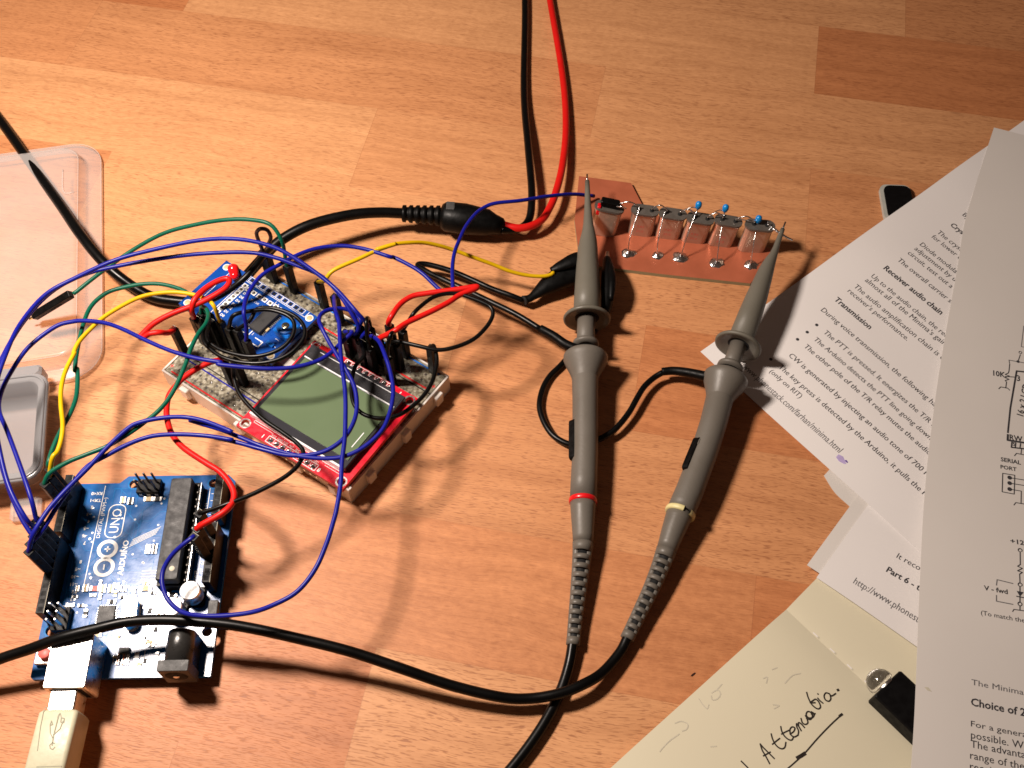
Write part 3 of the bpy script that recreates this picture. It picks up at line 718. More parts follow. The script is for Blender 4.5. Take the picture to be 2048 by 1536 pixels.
# ------------------------------------------------------------------ blue signal generator module
def module():
    t = thing('signal_module', 'small dark blue module with rows of solder pads, a red lamp and a blue trimmer', 'circuit board', DDS.translation)
    mb = MB(); LX, LY = 43.9, 24.3
    mb.box(DDS, 0, LX, 0, LY, -1.6, 0, 'dds_blue')
    S_ = lambda pts, wd=.2, z=.06, m='silk': mb.ribX(DDS, pts, wd, z, m)
    for hx, hy in ((2.3, 2.2), (2.3, 22.1), (41.8, 22.2), (41.8, 2.2)):
        mb.cyl(DDS @ T(hx, hy, 0), 1.5, -1.61, .05, 'silk', 20); mb.cyl(DDS @ T(hx, hy, 0), 1.1, -1.62, .07, 'tan', 20)
    S_([(5.0, 20.5), (5.0, 3.5)]); S_([(5.0, 20.5), (10.5, 20.5)])
    # wide white pad field round the pads
    def padrow(x0, y0, dx, dy, n, m2='silver'):
        for k in range(n):
            x, y = x0+dx*k, y0+dy*k
            mb.quad(DDS, x-1.0, x+1.0, y-.9, y+.9, .07+.001*k, 'silk'); mb.lathe(DDS @ T(x, y, .1), [(.62, 0), (.35, .3), (.001, .35)], 'can_top', 10)
            mb.lathe(DDS @ T(x, y, .32), [(.15, .05), (.16, .1), (.001, .12)], 'dark', 8)
    padrow(13.6, 19.6, 0, -2.0, 8); padrow(15.8, 19.0, 2.6, 0, 9)
    for k in range(10):
        S_([(13.0+k*2.6, 22.0), (13.0+k*2.6, 24.0), (15.2+k*2.6, 24.0), (15.2+k*2.6, 22.0), (13.0+k*2.6, 22.0)], .2)
        mb.quad(DDS, 13.5+k*2.6, 14.7+k*2.6, 22.4, 23.6, .05, 'dark')
    S_([(12.4, 21.5), (40.2, 21.5)], .18); S_([(12.4, 21.5), (12.4, 24.1)], .2); S_([(40.2, 21.5), (40.2, 24.1)], .2)
    for k, s_ in enumerate(['D0', 'D1', 'D2', 'D3', 'D4', 'D5', 'D6']): put_text(mb, s_, (15.4, 4.8+k*1.95), (1, 0), (0, 1), 1.4, 'silk', z=.08, X=DDS, bold=True)
    for k, s_ in enumerate(['W_CLK', 'FQ_UD', 'DATA', 'RESET']): put_text(mb, s_, (19.5+k*5.2, 15.9), (1, 0), (0, 1), 1.15, 'silk', z=.08, X=DDS)
    S_([(12.0, 21.0), (12.0, 4.0)], .25)
    rnd = random.Random(5)
    for k in range(22):
        x = rnd.uniform(24, 42); y = rnd.uniform(2, 20); l = rnd.uniform(.8, 2.4)
        S_([(x, y), (x+l, y)] if k % 2 else [(x, y), (x, y+l)], .18)
    for cx, cy in ((27.8, 5.4), (34.0, 3.6)):
        S_([(cx-1.7, cy-1.2), (cx+1.7, cy-1.2), (cx+1.7, cy+1.2), (cx-1.7, cy+1.2)], .35)
    mb.build('board', t)
    c = MB(); cx, cy = loc(DDS, 528, 640, 14.6); c.box(DDS, cx-2.6, cx+2.6, cy-5.2, cy+5.2, .1, 1.9, 'chip', .15)
    for k in range(14):
        for s_ in (-1, 1): c.box(DDS, cx+s_*3.1-.55, cx+s_*3.1+.55, cy-4.5+k*.69-.16, cy-4.5+k*.69+.16, .05, .6, 'silver')
    c.build('generator_chip', t)
    p = MB(); px, py = loc(DDS, 571, 651, 17.2); p.box(DDS, px-3.4, px+3.4, py-3.4, py+3.4, .05, 3.3, 'pot', .5); p.cyl(DDS @ T(px, py, 3.3), 3.3, -.3, .9, 'pot', 28)
    p.cyl(DDS @ T(px, py, 4.2), 1.35, -.1, .12, 'brass', 20); p.box(DDS @ T(px, py, 4.34), -1.1, 1.1, -.18, .18, 0, .06, 'dark'); p.box(DDS @ T(px, py, 4.34), -.18, .18, -1.1, 1.1, 0, .055, 'dark')
    p.build('trimmer', t)
    l = MB(); x, y = loc(DDS, 463, 548, 14.5)
    X = DDS @ T(x+.6, y+.7, 1.6) @ Matrix.Rotation(R(-38), 4, 'Z') @ Matrix.Rotation(R(76), 4, 'Y')
    l.lathe(X, [(0.001, -3.0), (2.0, -3.2), (2.0, -2.4), (1.7, -2.4), (1.7, 1.4), (1.4, 2.3), (.8, 2.9), (0.001, 3.1)], 'led_red', 20)
    l.build('led', t)
    x, y = loc(DDS, 598, 667, 14)
    for cx, cy, m, a, b_ in ((30.8, 17.2, 'chip', 1.6, 1.0), (33.2, 9.6, 'tan', 1.0, 1.6), (38.5, 5.6, 'pot', 1.6, 1.6), (30.0, 12.2, 'silver', .7, 4.6)):
        q = MB(); q.box(DDS, cx-a, cx+a, cy-b_/2, cy+b_/2, .05, .8, m, .1); q.build('small_part', t)
    h = MB(); h.box(DDS, 9.5, 34.0, .3, 2.8, -4.1, -1.62, 'housing', .1); h.box(DDS, 12.6, 40, 21.7, 24.1, -4.1, -1.62, 'housing', .1)
    for k in range(9): h.box(DDS, 10.7+k*2.54-.3, 10.7+k*2.54+.3, 1.3, 1.9, -9, 1.4, 'silver'); h.box(DDS, 13.9+k*2.54-.3, 13.9+k*2.54+.3, 22.7, 23.3, -9, -1.6, 'silver')
    h.build('header_pins', t)
module()

# ------------------------------------------------------------------ jumper wires
def housing_mesh(tip, d, length=14.0, side='housing'):
    """black crimp housing from its wire end `tip` along unit vector d"""
    d = d.normalized(); z = -d; ref = Vector((BBF[0][0], BBF[1][0], 0)); x = (ref-z*ref.dot(z)).normalized(); y = z.cross(x)
    X = Matrix(((x.x, y.x, z.x, tip.x), (x.y, y.y, z.y, tip.y), (x.z, y.z, z.z, tip.z), (0, 0, 0, 1)))
    mb = MB(); h = 1.27
    mb.box(X, -h, h, -h, h, -length, 0, side, .18)
    mb.box(X, -.85, .85, -.85, .85, -.02, .02, 'dark')
    mb.box(X, h-.02, h+.03, -.5, .5, -length*.55, -length*.3, 'dark'); mb.box(X, -h-.03, -h+.02, -.5, .5, -length*.55, -length*.3, 'dark')
    mb.ribX(X, [(-h+.1, h-.15), (h-.1, h-.15)], .08, .03, 'ghost')
    mb.box(X, -.3, .3, -.3, .3, -length-2.2, -length+.1, 'gold')
    return mb
DN = Vector((0, 0, -1))
def BBp(x, y, z): return BBF @ Vector((x, y, z))
def UNp(x, y, z): return UNO @ Vector((x, y, z-5.0))
def jumper(label, color, path, ends=(), rad=.70, n=6, group='jumper wires'):
    """ends: (which, direction, length); the housing starts at that end of the wire path"""
    pts = seg_path(path, n)
    # straighten inside the housing
    at = pts[0].copy(); at.z = 0
    t = thing('jumper_wire', label, 'jumper wire', at, group)
    wpts = pts[:]
    for wh, d, ln in ends:
        e = pts[0] if wh == 0 else pts[-1]
        ins = e+d.normalized()*1.5
        if wh == 0: wpts = [ins]+wpts
        else: wpts = wpts+[ins]
    # a little hand-made irregularity
    rn = random.Random(label)
    ph = rn.random()*6
    for i in range(2, len(wpts)-2): wpts[i] = wpts[i]+Vector((math.sin(i*.23+ph), math.cos(i*.19+ph), math.sin(i*.15+ph)))*4*.05
    m = MB(); m.tube(wpts, rad, color, 12); m.build('wire', t)
    for wh, d, ln in ends:
        e = pts[0] if wh == 0 else pts[-1]
        housing_mesh(e, d, ln).build('connector', t)
    return t
up = lambda p, dz=6, dx=0, dy=0: Vector((p.x+dx, p.y+dy, p.z+dz))

# --- wires into the digital header of the microcontroller board (left side)
UT = lambda a, dy=0, dz=27.3: UNp(a, 50.7+dy, dz)
BT = lambda x, y, z=22.5: BBp(x, y, z)
bA = BT(15.2, 54.0-1.5)
jumper('green wire arching over the top to a loose black connector beside the clear lid', 'green_wire',
       C1([(600, 770), (700, 690), (870, 560), (1100, 400), (1350, 270), (1640, 195), (1880, 160)], 20)+[tuple(C1([(1880, 160)])[0][:2])+(34,)][:0]+
       [(505, 440, 38), (540, 450, 38), (562, 480, 34), (570, 505, 28), bA], [(1, DN, 14)])
# its loose end: housing lying tilted in the air
def loose_end():
    tw = [o for o in bpy.data.objects if o.get('label', '').startswith('green wire arching')][0]
    a = P(142, 588, 20); c = P(68, 633, 12); m = housing_mesh(a, (c-a), (c-a).length); m.build('connector', tw)
loose_end()

# blue pair 1 and 2: uno left side -> out of frame -> over the top -> cluster on right rail
jumper('blue wire highest of the pair arching across the top of the tangle', 'blue_wire',
       [UT(39.1), (52, 1035, 33), (20, 975, 36), (-2, 900, 38), (-14, 830, 40), (-8, 770, 40), (12, 712, 40), (42, 648, 38), (90, 590, 37), (150, 556), (230, 520, 38), (310, 498), (400, 480), (476, 479, 42), (548, 496), (610, 530), (670, 575), (712, 622, 34), (735, 652, 28), BT(56.2, 43.0)], [(0, DN, 14), (1, DN, 14)])
jumper('blue wire lower of the pair arching across the top of the tangle', 'blue_wire',
       [UT(36.6), (40, 1030, 30), (12, 965, 33), (-6, 900, 35), (-18, 830, 36), (-14, 770, 36), (10, 705, 36), (48, 640, 34), (100, 585, 33), (165, 550), (240, 531, 33), (330, 516), (410, 508), (500, 506, 36), (555, 516), (596, 530), (640, 550), (675, 585, 33), (702, 625, 30), (718, 655, 26), BT(53.6, 42.5)], [(0, DN, 14), (1, DN, 14)])
jumper('blue wire leaving the left side and sagging under the small blue module', 'blue_wire',
       [UT(41.6), (62, 1000, 32), (38, 930, 33), (14, 860, 33), (0, 820, 32), (3, 785, 31), (20, 745, 30), (55, 695, 30)]+
       C1([(450, 1040), (600, 995), (700, 990), (850, 1010), (1000, 1060), (1200, 1150), (1400, 1230), (1600, 1290), (1800, 1330)], 31, 34)+
       C2([(400, 1352), (600, 1375), (800, 1382), (1000, 1365), (1200, 1315), (1330, 1245), (1420, 1160), (1490, 1090)], 34, 30)+[BT(51.0, 41.0, 24)], [(0, DN, 14), (1, DN, 14)])
u1 = UT(31.5, .2)
jumper('blue wire making the widest loop round the right side of the green screen', 'blue_wire',
       [u1, (66, 1068, 32)]+C6([(380, 1330), (480, 1215), (600, 1090), (720, 965), (880, 790), (1050, 640), (1150, 592), (1300, 560), (1450, 550), (1600, 568), (1750, 610), (1900, 670)], 33, 33)+
       C7([(0, 735), (200, 795), (400, 880), (600, 960), (800, 1012), (950, 1037), (1150, 1045), (1300, 1022), (1450, 950), (1580, 820), (1640, 650), (1662, 480), (1640, 320), (1600, 200)], 30, 32)+[(757, 683, 30), BT(59.0, 44.5, 24)], [(0, DN, 14), (1, DN, 14)])
jumper('blue wire looping over the green screen and back round its upper strip', 'blue_wire',
       [UT(34.1, .4), (84, 1062, 31)]+C6([(460, 1290), (550, 1160), (640, 1040), (740, 940), (880, 862), (1000, 795), (1150, 732), (1300, 697), (1500, 688), (1700, 703), (1900, 740)], 31, 31)+
       C7([(200, 885), (400, 925), (600, 975), (800, 1020), (1000, 1018), (1150, 978), (1270, 890), (1340, 760), (1362, 620), (1345, 460), (1285, 330), (1205, 205), (1130, 90)], 30, 33)+
       C2([(1240, 1050), (1222, 980), (1250, 925), (1320, 895), (1420, 893), (1510, 930), (1570, 990)], 34, 28)+[BT(53.6, 45.2, 24)], [(0, DN, 14), (1, DN, 14)])
jumper('blue wire hanging straight down across the screen to the large blue board', 'blue_wire',
       [BT(38.1, 50.9, 23.5), (672, 622, 32)]+C2([(1380, 1000), (1385, 1100), (1400, 1250), (1420, 1400)], 33, 33)+C7([(1250, 330), (1265, 500), (1270, 700), (1270, 900), (1250, 1080), (1235, 1250), (1200, 1450)], 33, 32)+
       [(668, 1040), (655, 1085, 32), (632, 1135), (595, 1180, 30), (550, 1208), (505, 1226), (450, 1233, 25)]+[(400, 1231), (362, 1222), (337, 1200, 22), (326, 1170), (328, 1140, 23), (343, 1112), (362, 1092, 26), UNp(35.5, 3.6, 27.0)], [(0, DN, 14), (1, DN, 14)])
jumper('yellow wire curving from the blue board up to the small blue module', 'yellow_wire',
       [UT(56.6, -.8), (106, 915, 33)]+C6([(470, 830), (498, 720), (510, 600), (505, 450), (510, 300), (540, 160), (600, 30)], 33, 31)+C1([(600, 1250), (650, 1160), (750, 1050), (850, 960), (1000, 870), (1150, 800), (1300, 762), (1450, 750), (1600, 775), (1700, 820), (1760, 880)], 31, 29)+[BT(12.6, 21.0)], [(0, DN, 14), (1, DN, 14)])
jumper('green wire hanging close behind the yellow wire down to the blue board', 'green_wire',
       [UT(59.1, -.2)]+C6([(395, 930), (420, 830), (460, 740), (520, 630), (570, 540), (612, 420), (625, 300), (630, 150)], 31, 27)+C1([(620, 1400), (630, 1270), (652, 1130), (682, 1010), (730, 900), (800, 812), (900, 742), (1050, 705), (1200, 690), (1350, 700), (1500, 742)], 27, 27)+[(392, 600, 27), BT(7.5, 21.0)], [(0, DN, 14), (1, DN, 14)])
jumper('green wire running diagonally between the left edge of the breadboard and the blue board', 'green_wire',
       [UT(54.0, 0.2), (100, 946, 30)]+C6([(550, 922), (700, 860), (880, 788), (1050, 690), (1200, 580), (1310, 480), (1400, 365), (1480, 220), (1530, 100)], 31, 32)+C1([(1570, 1200), (1620, 1100), (1690, 1010), (1710, 940), (1690, 885)], 32, 28)+[(402, 612, 26), BT(4.9, 20.0)], [(0, DN, 14), (1, DN, 14)])
# red wires at left
jumper('red wire folded into a bright hairpin above the small blue module', 'red_wire',
       [BT(4.2, 17.2), (384, 620, 29)]+C1([(1600, 810), (1680, 725), (1780, 665), (1860, 645), (1885, 670), (1850, 722), (1740, 790), (1600, 858), (1400, 935), (1270, 1005), (1190, 1075), (1145, 1125), (1170, 1132), (1230, 1100), (1310, 1083)], 32, 29)+[(335, 664, 26), BT(2.6, 9.4, 23.5)], [(0, DN, 14), (1, DN, 14)], rad=.95)
jumper('red wire swinging from the breadboard edge down to the right header of the blue board', 'red_wire',
       [BT(23.9, 9.9), (430, 722, 25)]+C1([(1700, 1340), (1600, 1390), (1500, 1462)], 26, 26)+C6([(1450, 290), (1382, 380), (1357, 500), (1372, 600), (1420, 700), (1500, 790), (1600, 870), (1700, 940), (1800, 1000), (1880, 1080), (1918, 1170), (1890, 1260), (1800, 1350)], 26, 29)+[UNp(38.1, 2.8, 27.0)], [(0, DN, 14), (1, DN, 14)], rad=.95)
# black wires
jumper('black wire crossing the lower corner of the screen to the large blue board', 'black_wire',
       [BT(27.5, 12.0), (466, 740, 27)]+C7([(390, 480), (470, 600), (600, 735), (750, 840), (880, 930), (935, 1000), (900, 1090), (820, 1170), (700, 1250), (500, 1350), (300, 1425)], 27, 29)+[UNp(43.2, 2.8, 27.0)], [(0, DN, 14), (1, DN, 14)])
jumper('black wire coiled in the inner ring over the small blue module', 'black_wire',
       [BT(9.9, 19.0, 23)]+C2([(300, 1130), (370, 1195), (480, 1245), (650, 1282), (800, 1262), (930, 1200), (1010, 1110), (1020, 1010), (950, 945), (800, 902), (640, 912), (520, 945)], 25, 30)+[BT(18.0, 20.0, 24)], [(0, DN, 14), (1, DN, 14)])
jumper('black wire coiled in the outer ring over the small blue module', 'black_wire',
       [BT(7.4, 17.0, 23)]+C2([(270, 1150), (340, 1225), (450, 1290), (600, 1330), (750, 1335), (900, 1300), (1020, 1230), (1100, 1130), (1095, 1035), (1010, 950), (860, 890), (720, 890)], 25, 29)+[(500, 640, 27), BT(20.6, 21.0, 24)], [(0, DN, 14), (1, DN, 14)])
jumper('black wire running beside the thick cable across the corner of the small blue module', 'black_wire',
       [(424, 600, 18), (455, 583, 21), (490, 555, 24), (520, 520, 25), (545, 495, 22)], rad=1.1)
jumper('black wire swinging out to the right past the red hairpin and back to the breadboard', 'black_wire',
       [BT(65.8, 54.0-1.2), (818, 640, 28)]+C3([(360, 925), (430, 860), (520, 795), (620, 768), (720, 770), (830, 800), (930, 838), (990, 880), (1000, 950), (950, 1045), (850, 1140), (700, 1200), (550, 1225), (400, 1200)], 30, 27)+[(795, 684, 26), BT(66.0, 45.8, 24)], [(0, DN, 14), (1, DN, 14)])
jumper('black wire drooping over the right corner of the red display board', 'black_wire',
       [BT(77.6, 53.0)]+C7([(1996, 140), (2018, 260), (1995, 400), (1930, 520), (1820, 625), (1700, 700), (1560, 725), (1430, 690), (1350, 610), (1320, 500), (1325, 390), (1360, 290), (1430, 205)], 25, 25)+[BT(58.0, 40.5, 24)], [(0, DN, 14), (1, DN, 14)])
jumper('short brown wire bent into a small upright loop beside the thick cable', 'brown_wire',
       [BT(3.6, 52.6, 22.5), (516, 480, 28), (514, 465, 31), (522, 457, 33), (534, 460, 32), (540, 475, 29), (536, 490, 25), BT(6.2, 52.0, 22.5)], [(0, DN, 14), (1, DN, 14)])
# red and yellow at right
jumper('red wire bent into a long hairpin pointing right towards the grey probe', 'red_wire',
       [BT(59.9, 53.0, 21.5), (777, 645, 25)]+C3([(180, 950), (250, 850), (340, 790), (450, 768), (580, 750), (700, 735), (800, 720), (868, 712), (860, 728), (740, 775), (650, 832), (500, 912), (300, 1010), (200, 1080)], 28, 30)+[BT(62.5, 44.5, 25)], [(0, DN, 14), (1, DN, 14)], rad=.95)
yc = P(1108, 545, 9)
jumper('yellow wire running from the breadboard to the black crocodile clip', 'yellow_wire',
       [BT(28.8, 53.2), (650, 560, 26), (668, 540, 29)]+C2([(1550, 480), (1700, 410), (1850, 360)], 30, 30)+C3([(60, 405), (200, 362), (330, 350), (450, 352), (580, 375), (700, 410), (850, 470), (1000, 530), (1150, 590), (1300, 620), (1430, 620)], 30, 9)+[yc], [(0, DN, 14)])
jumper('blue wire looping wide from the small module to the crystal board at the top', 'blue_wire',
       [BT(26.2, 19.5, 24), (493, 650, 30)]+C2([(610, 920), (625, 800), (680, 695), (760, 610), (900, 530), (1050, 450), (1200, 398), (1400, 378), (1600, 402), (1800, 460)], 34, 30)+C3([(200, 468), (330, 540), (430, 610), (520, 690), (590, 745), (640, 762), (672, 735)], 28, 26)+
       C3([(676, 640), (682, 530), (700, 420), (732, 320), (780, 215), (865, 112), (950, 55), (1040, 28)], 26, 20)+[(1040, 402, 18), (1100, 392, 14), (1150, 388, 9), (1188, 392, 4)], [(0, DN, 14)])
jumper('short black wire arching between two holes just right of the display cluster', 'black_wire',
       [BT(67.4, 47.5), BBp(67.8, 47.0, 29), BBp(68.6, 44.5, 32), BBp(68.8, 42.0, 29), BT(68.6, 41.2)], [(0, DN, 14), (1, DN, 14)])
jumper('short black wire curled tightly in the middle of the connector cluster above the screen', 'black_wire',
       [BT(61.2, 41.0), BBp(60.8, 41.5, 28), BBp(58.8, 44.5, 32), BBp(56.8, 47.0, 29), BT(56.2, 47.5)], [(0, DN, 14), (1, DN, 14)])

# ------------------------------------------------------------------ crystal filter board
PF = frame2(P(1160, 528, 1.6)[:2], (P(1501, 567, 1.6)-P(1160, 528, 1.6))[:2], 1.6)
def stadium(l, wd, n=10):
    r = wd/2; h = l/2-r
    return [(h+r*math.cos(R(-90+180*k/n)), r*math.sin(R(-90+180*k/n))) for k in range(n+1)]+[(-h+r*math.cos(R(90+180*k/n)), r*math.sin(R(90+180*k/n))) for k in range(n+1)]
def filter_board():
    t = thing('crystal_filter_board', 'strip of copper board carrying six silver crystals and blue capacitors', 'circuit board', PF.translation)
    pl = [loc(PF, u, v) for u, v in ((1160, 528), (1330, 549), (1501, 567), (1549, 500), (1440, 470), (1370, 455), (1290, 420), (1262, 366), (1158, 352), (1149, 440))]
    mb = MB(); mb.prism(PF, pl, -1.55, 0, 'copper', 'pcb_edge'); mb.build('copper_board', t)
    tops = [(1219, 414), (1290, 421), (1346, 428), (1401, 437), (1457, 442), (1520, 451)]
    bases = [(1205, 470), (1281, 471), (1335, 477), (1387, 485), (1440, 492), (1503, 503)]
    H = 12.6; caps = []
    for i, (tp, bs) in enumerate(zip(tops, bases)):
        B = P(bs[0], bs[1], 1.6); A = P(tp[0], tp[1], 1.6+H); B = B+Vector((0, 1.6, 0))
        up_ = (A-B).normalized(); x = Vector(((1, -.15, 0) if i != 5 else (1, -.08, 0))); x = (x-up_*x.dot(up_)).normalized(); y = up_.cross(x)
        X = Matrix(((x.x, y.x, up_.x, B.x), (x.y, y.y, up_.y, B.y), (x.z, y.z, up_.z, B.z), (0, 0, 0, 1)))
        c = MB(); k = 1.08 if i in (0, 5) else 1.0
        c.prism(X, stadium(9.6*k, 4.1*k, 8), 0, H-.5, 'can'); 
        if 1 <= i <= 4:
            for r_ in range(2):
                put_text(c, ['9.83', '20.0'][r_], (-1.9, 5.2-r_*2.6), (1, 0), (0, 1), 1.7, 'button', z=0, X=X @ T(0, -2.07*k, 0) @ Matrix(((1, 0, 0, 0), (0, 0, -1, 0), (0, 1, 0, 0), (0, 0, 0, 1))) )
        cr = c.build('crystal', t)
        d = MB(); d.prism(X, stadium(10.5*k, 5.0*k, 8), H-.5, H+.4, 'can_top')
        for s_ in (-1, 1): d.cyl(X @ T(s_*2.45, 0, H+.4), .75, 0, .35, 'dark', 12); d.tube([X @ Vector((s_*2.45, 0, H+.3)), X @ Vector((s_*2.45, 0, H+2.4))], .26, 'solder', 8)
        d.build('base_plate', cr); caps.append((X, k, H))
    # wires joining the pins
    ld_ = MB()
    for i in range(5):
        a = caps[i][0] @ Vector((2.45, 0, H+2.0)); c = caps[i+1][0] @ Vector((-2.45, 0, H+2.0)); m = (a+c)/2+Vector((0, 0, 1.8)); ld_.tube(cr_spline([a, m, c], 6), .26, 'solder', 8)
    a = caps[5][0] @ Vector((2.45, 0, H+1.0))
    pts = [a, P(1540, 452, 14.6), P(1552, 462, 14.2), P(1562, 468, 13.8), P(1574, 475, 13), P(1584, 480, 12)]
    ld_.tube(cr_spline(pts, 6), [.3+.18*abs(math.sin(i*1.3)) for i in range(31)], 'solder', 8)
    ld_.tube(cr_spline([P(1536, 462, 14), P(1546, 455, 15), P(1560, 466, 14)], 5), .25, 'solder', 8)
    ld_.build('connecting_wire', t)
    # solder blobs
    blobs = [(1257, 507, 2.9), (1314, 511, 2.4), (1361, 514, 3.1), (1433, 526, 2.9), (1501, 530, 2.8)]
    rnd = random.Random(2)
    for u, v, r in blobs:
        c = MB(); B = P(u, v, 1.6); n = 14; rings = []
        off = [rnd.uniform(.78, 1.2) for _ in range(n)]
        prof = [(1, 0), (.93, .28), (.7, .5), (.4, .72), (.18, 1.0), (.05, 1.1)]
        b = c.add([B+Vector((r*p*off[j]*math.cos(j*2*math.pi/n), r*p*off[j]*math.sin(j*2*math.pi/n)*.8, r*.45*h_)) for p, h_ in prof for j in range(n)])
        for i in range(len(prof)-1):
            for j in range(n): c.face((b+i*n+j, b+i*n+(j+1) % n, b+(i+1)*n+(j+1) % n, b+(i+1)*n+j), 'solder', True)
        c.build('solder_joint', t)
    # blue capacitors with long leads to the blobs
    for k, (cu_, cv) in enumerate(((1397, 413), (1451, 417), (1517, 439))):
        C = P(cu_, cv, 17.5 if k < 2 else 16.5)
        if k == 0: C = P(cu_, cv-2, 19)
        c = MB(); c.lathe(Matrix.Translation(C), [(.001, -2.0), (.5, -1.8), (1.0, -.9), (1.25, .2), (1.1, 1.2), (.6, 1.7), (.001, 1.9)], 'cap_blue', 16)
        bl = blobs[k+2]; B = P(bl[0], bl[1], 2.8); mid = (C+B)/2+Vector((-.6, -1.2, .5))
        cp = c.build('capacitor', t)
        l = MB(); l.tube(cr_spline([C+Vector((0, 0, -1.5)), mid, B], 6), .2, 'solder', 6)
        X, kk, H_ = caps[k+2 if k < 2 else 4]; l.tube(cr_spline([C+Vector((-.4, 0, -1.3)), C+Vector((-2.5, -.5, -.4)), X @ Vector((2.45, 0, H+2))], 6), .2, 'solder', 6)
        l.build('lead', cp)
    l = MB()
    for bl, i in ((blobs[0], 1), (blobs[1], 2)):
        l.tube(cr_spline([P(bl[0], bl[1], 2.8), P(bl[0]+2, bl[1]-28, 8), caps[i][0] @ Vector((-2.45 if i == 1 else -3.4, -1.6, H+.6)), caps[i][0] @ Vector((-2.45, 0, H+1.6))], 6), .2, 'solder', 6)
    l.build('ground_lead', t)
    # dark jumble behind the probe tip on the leftmost crystal
    c = MB(); X = caps[0][0]
    c.box(X, -3.6, 3.4, -1.5, 1.5, H+1.0, H+3.2, 'housing', .3); c.box(X, -4.5, -3.2, -2.2, .2, H-3, H+1, 'ring_red', .2)
    c.tube(cr_spline([X @ Vector((2, -1, H+2)), X @ Vector((4, -2.5, H+3.6)), X @ Vector((6, -1, H+2))], 5), .3, 'solder', 8)
    c.build('pin_socket', t)
filter_board()

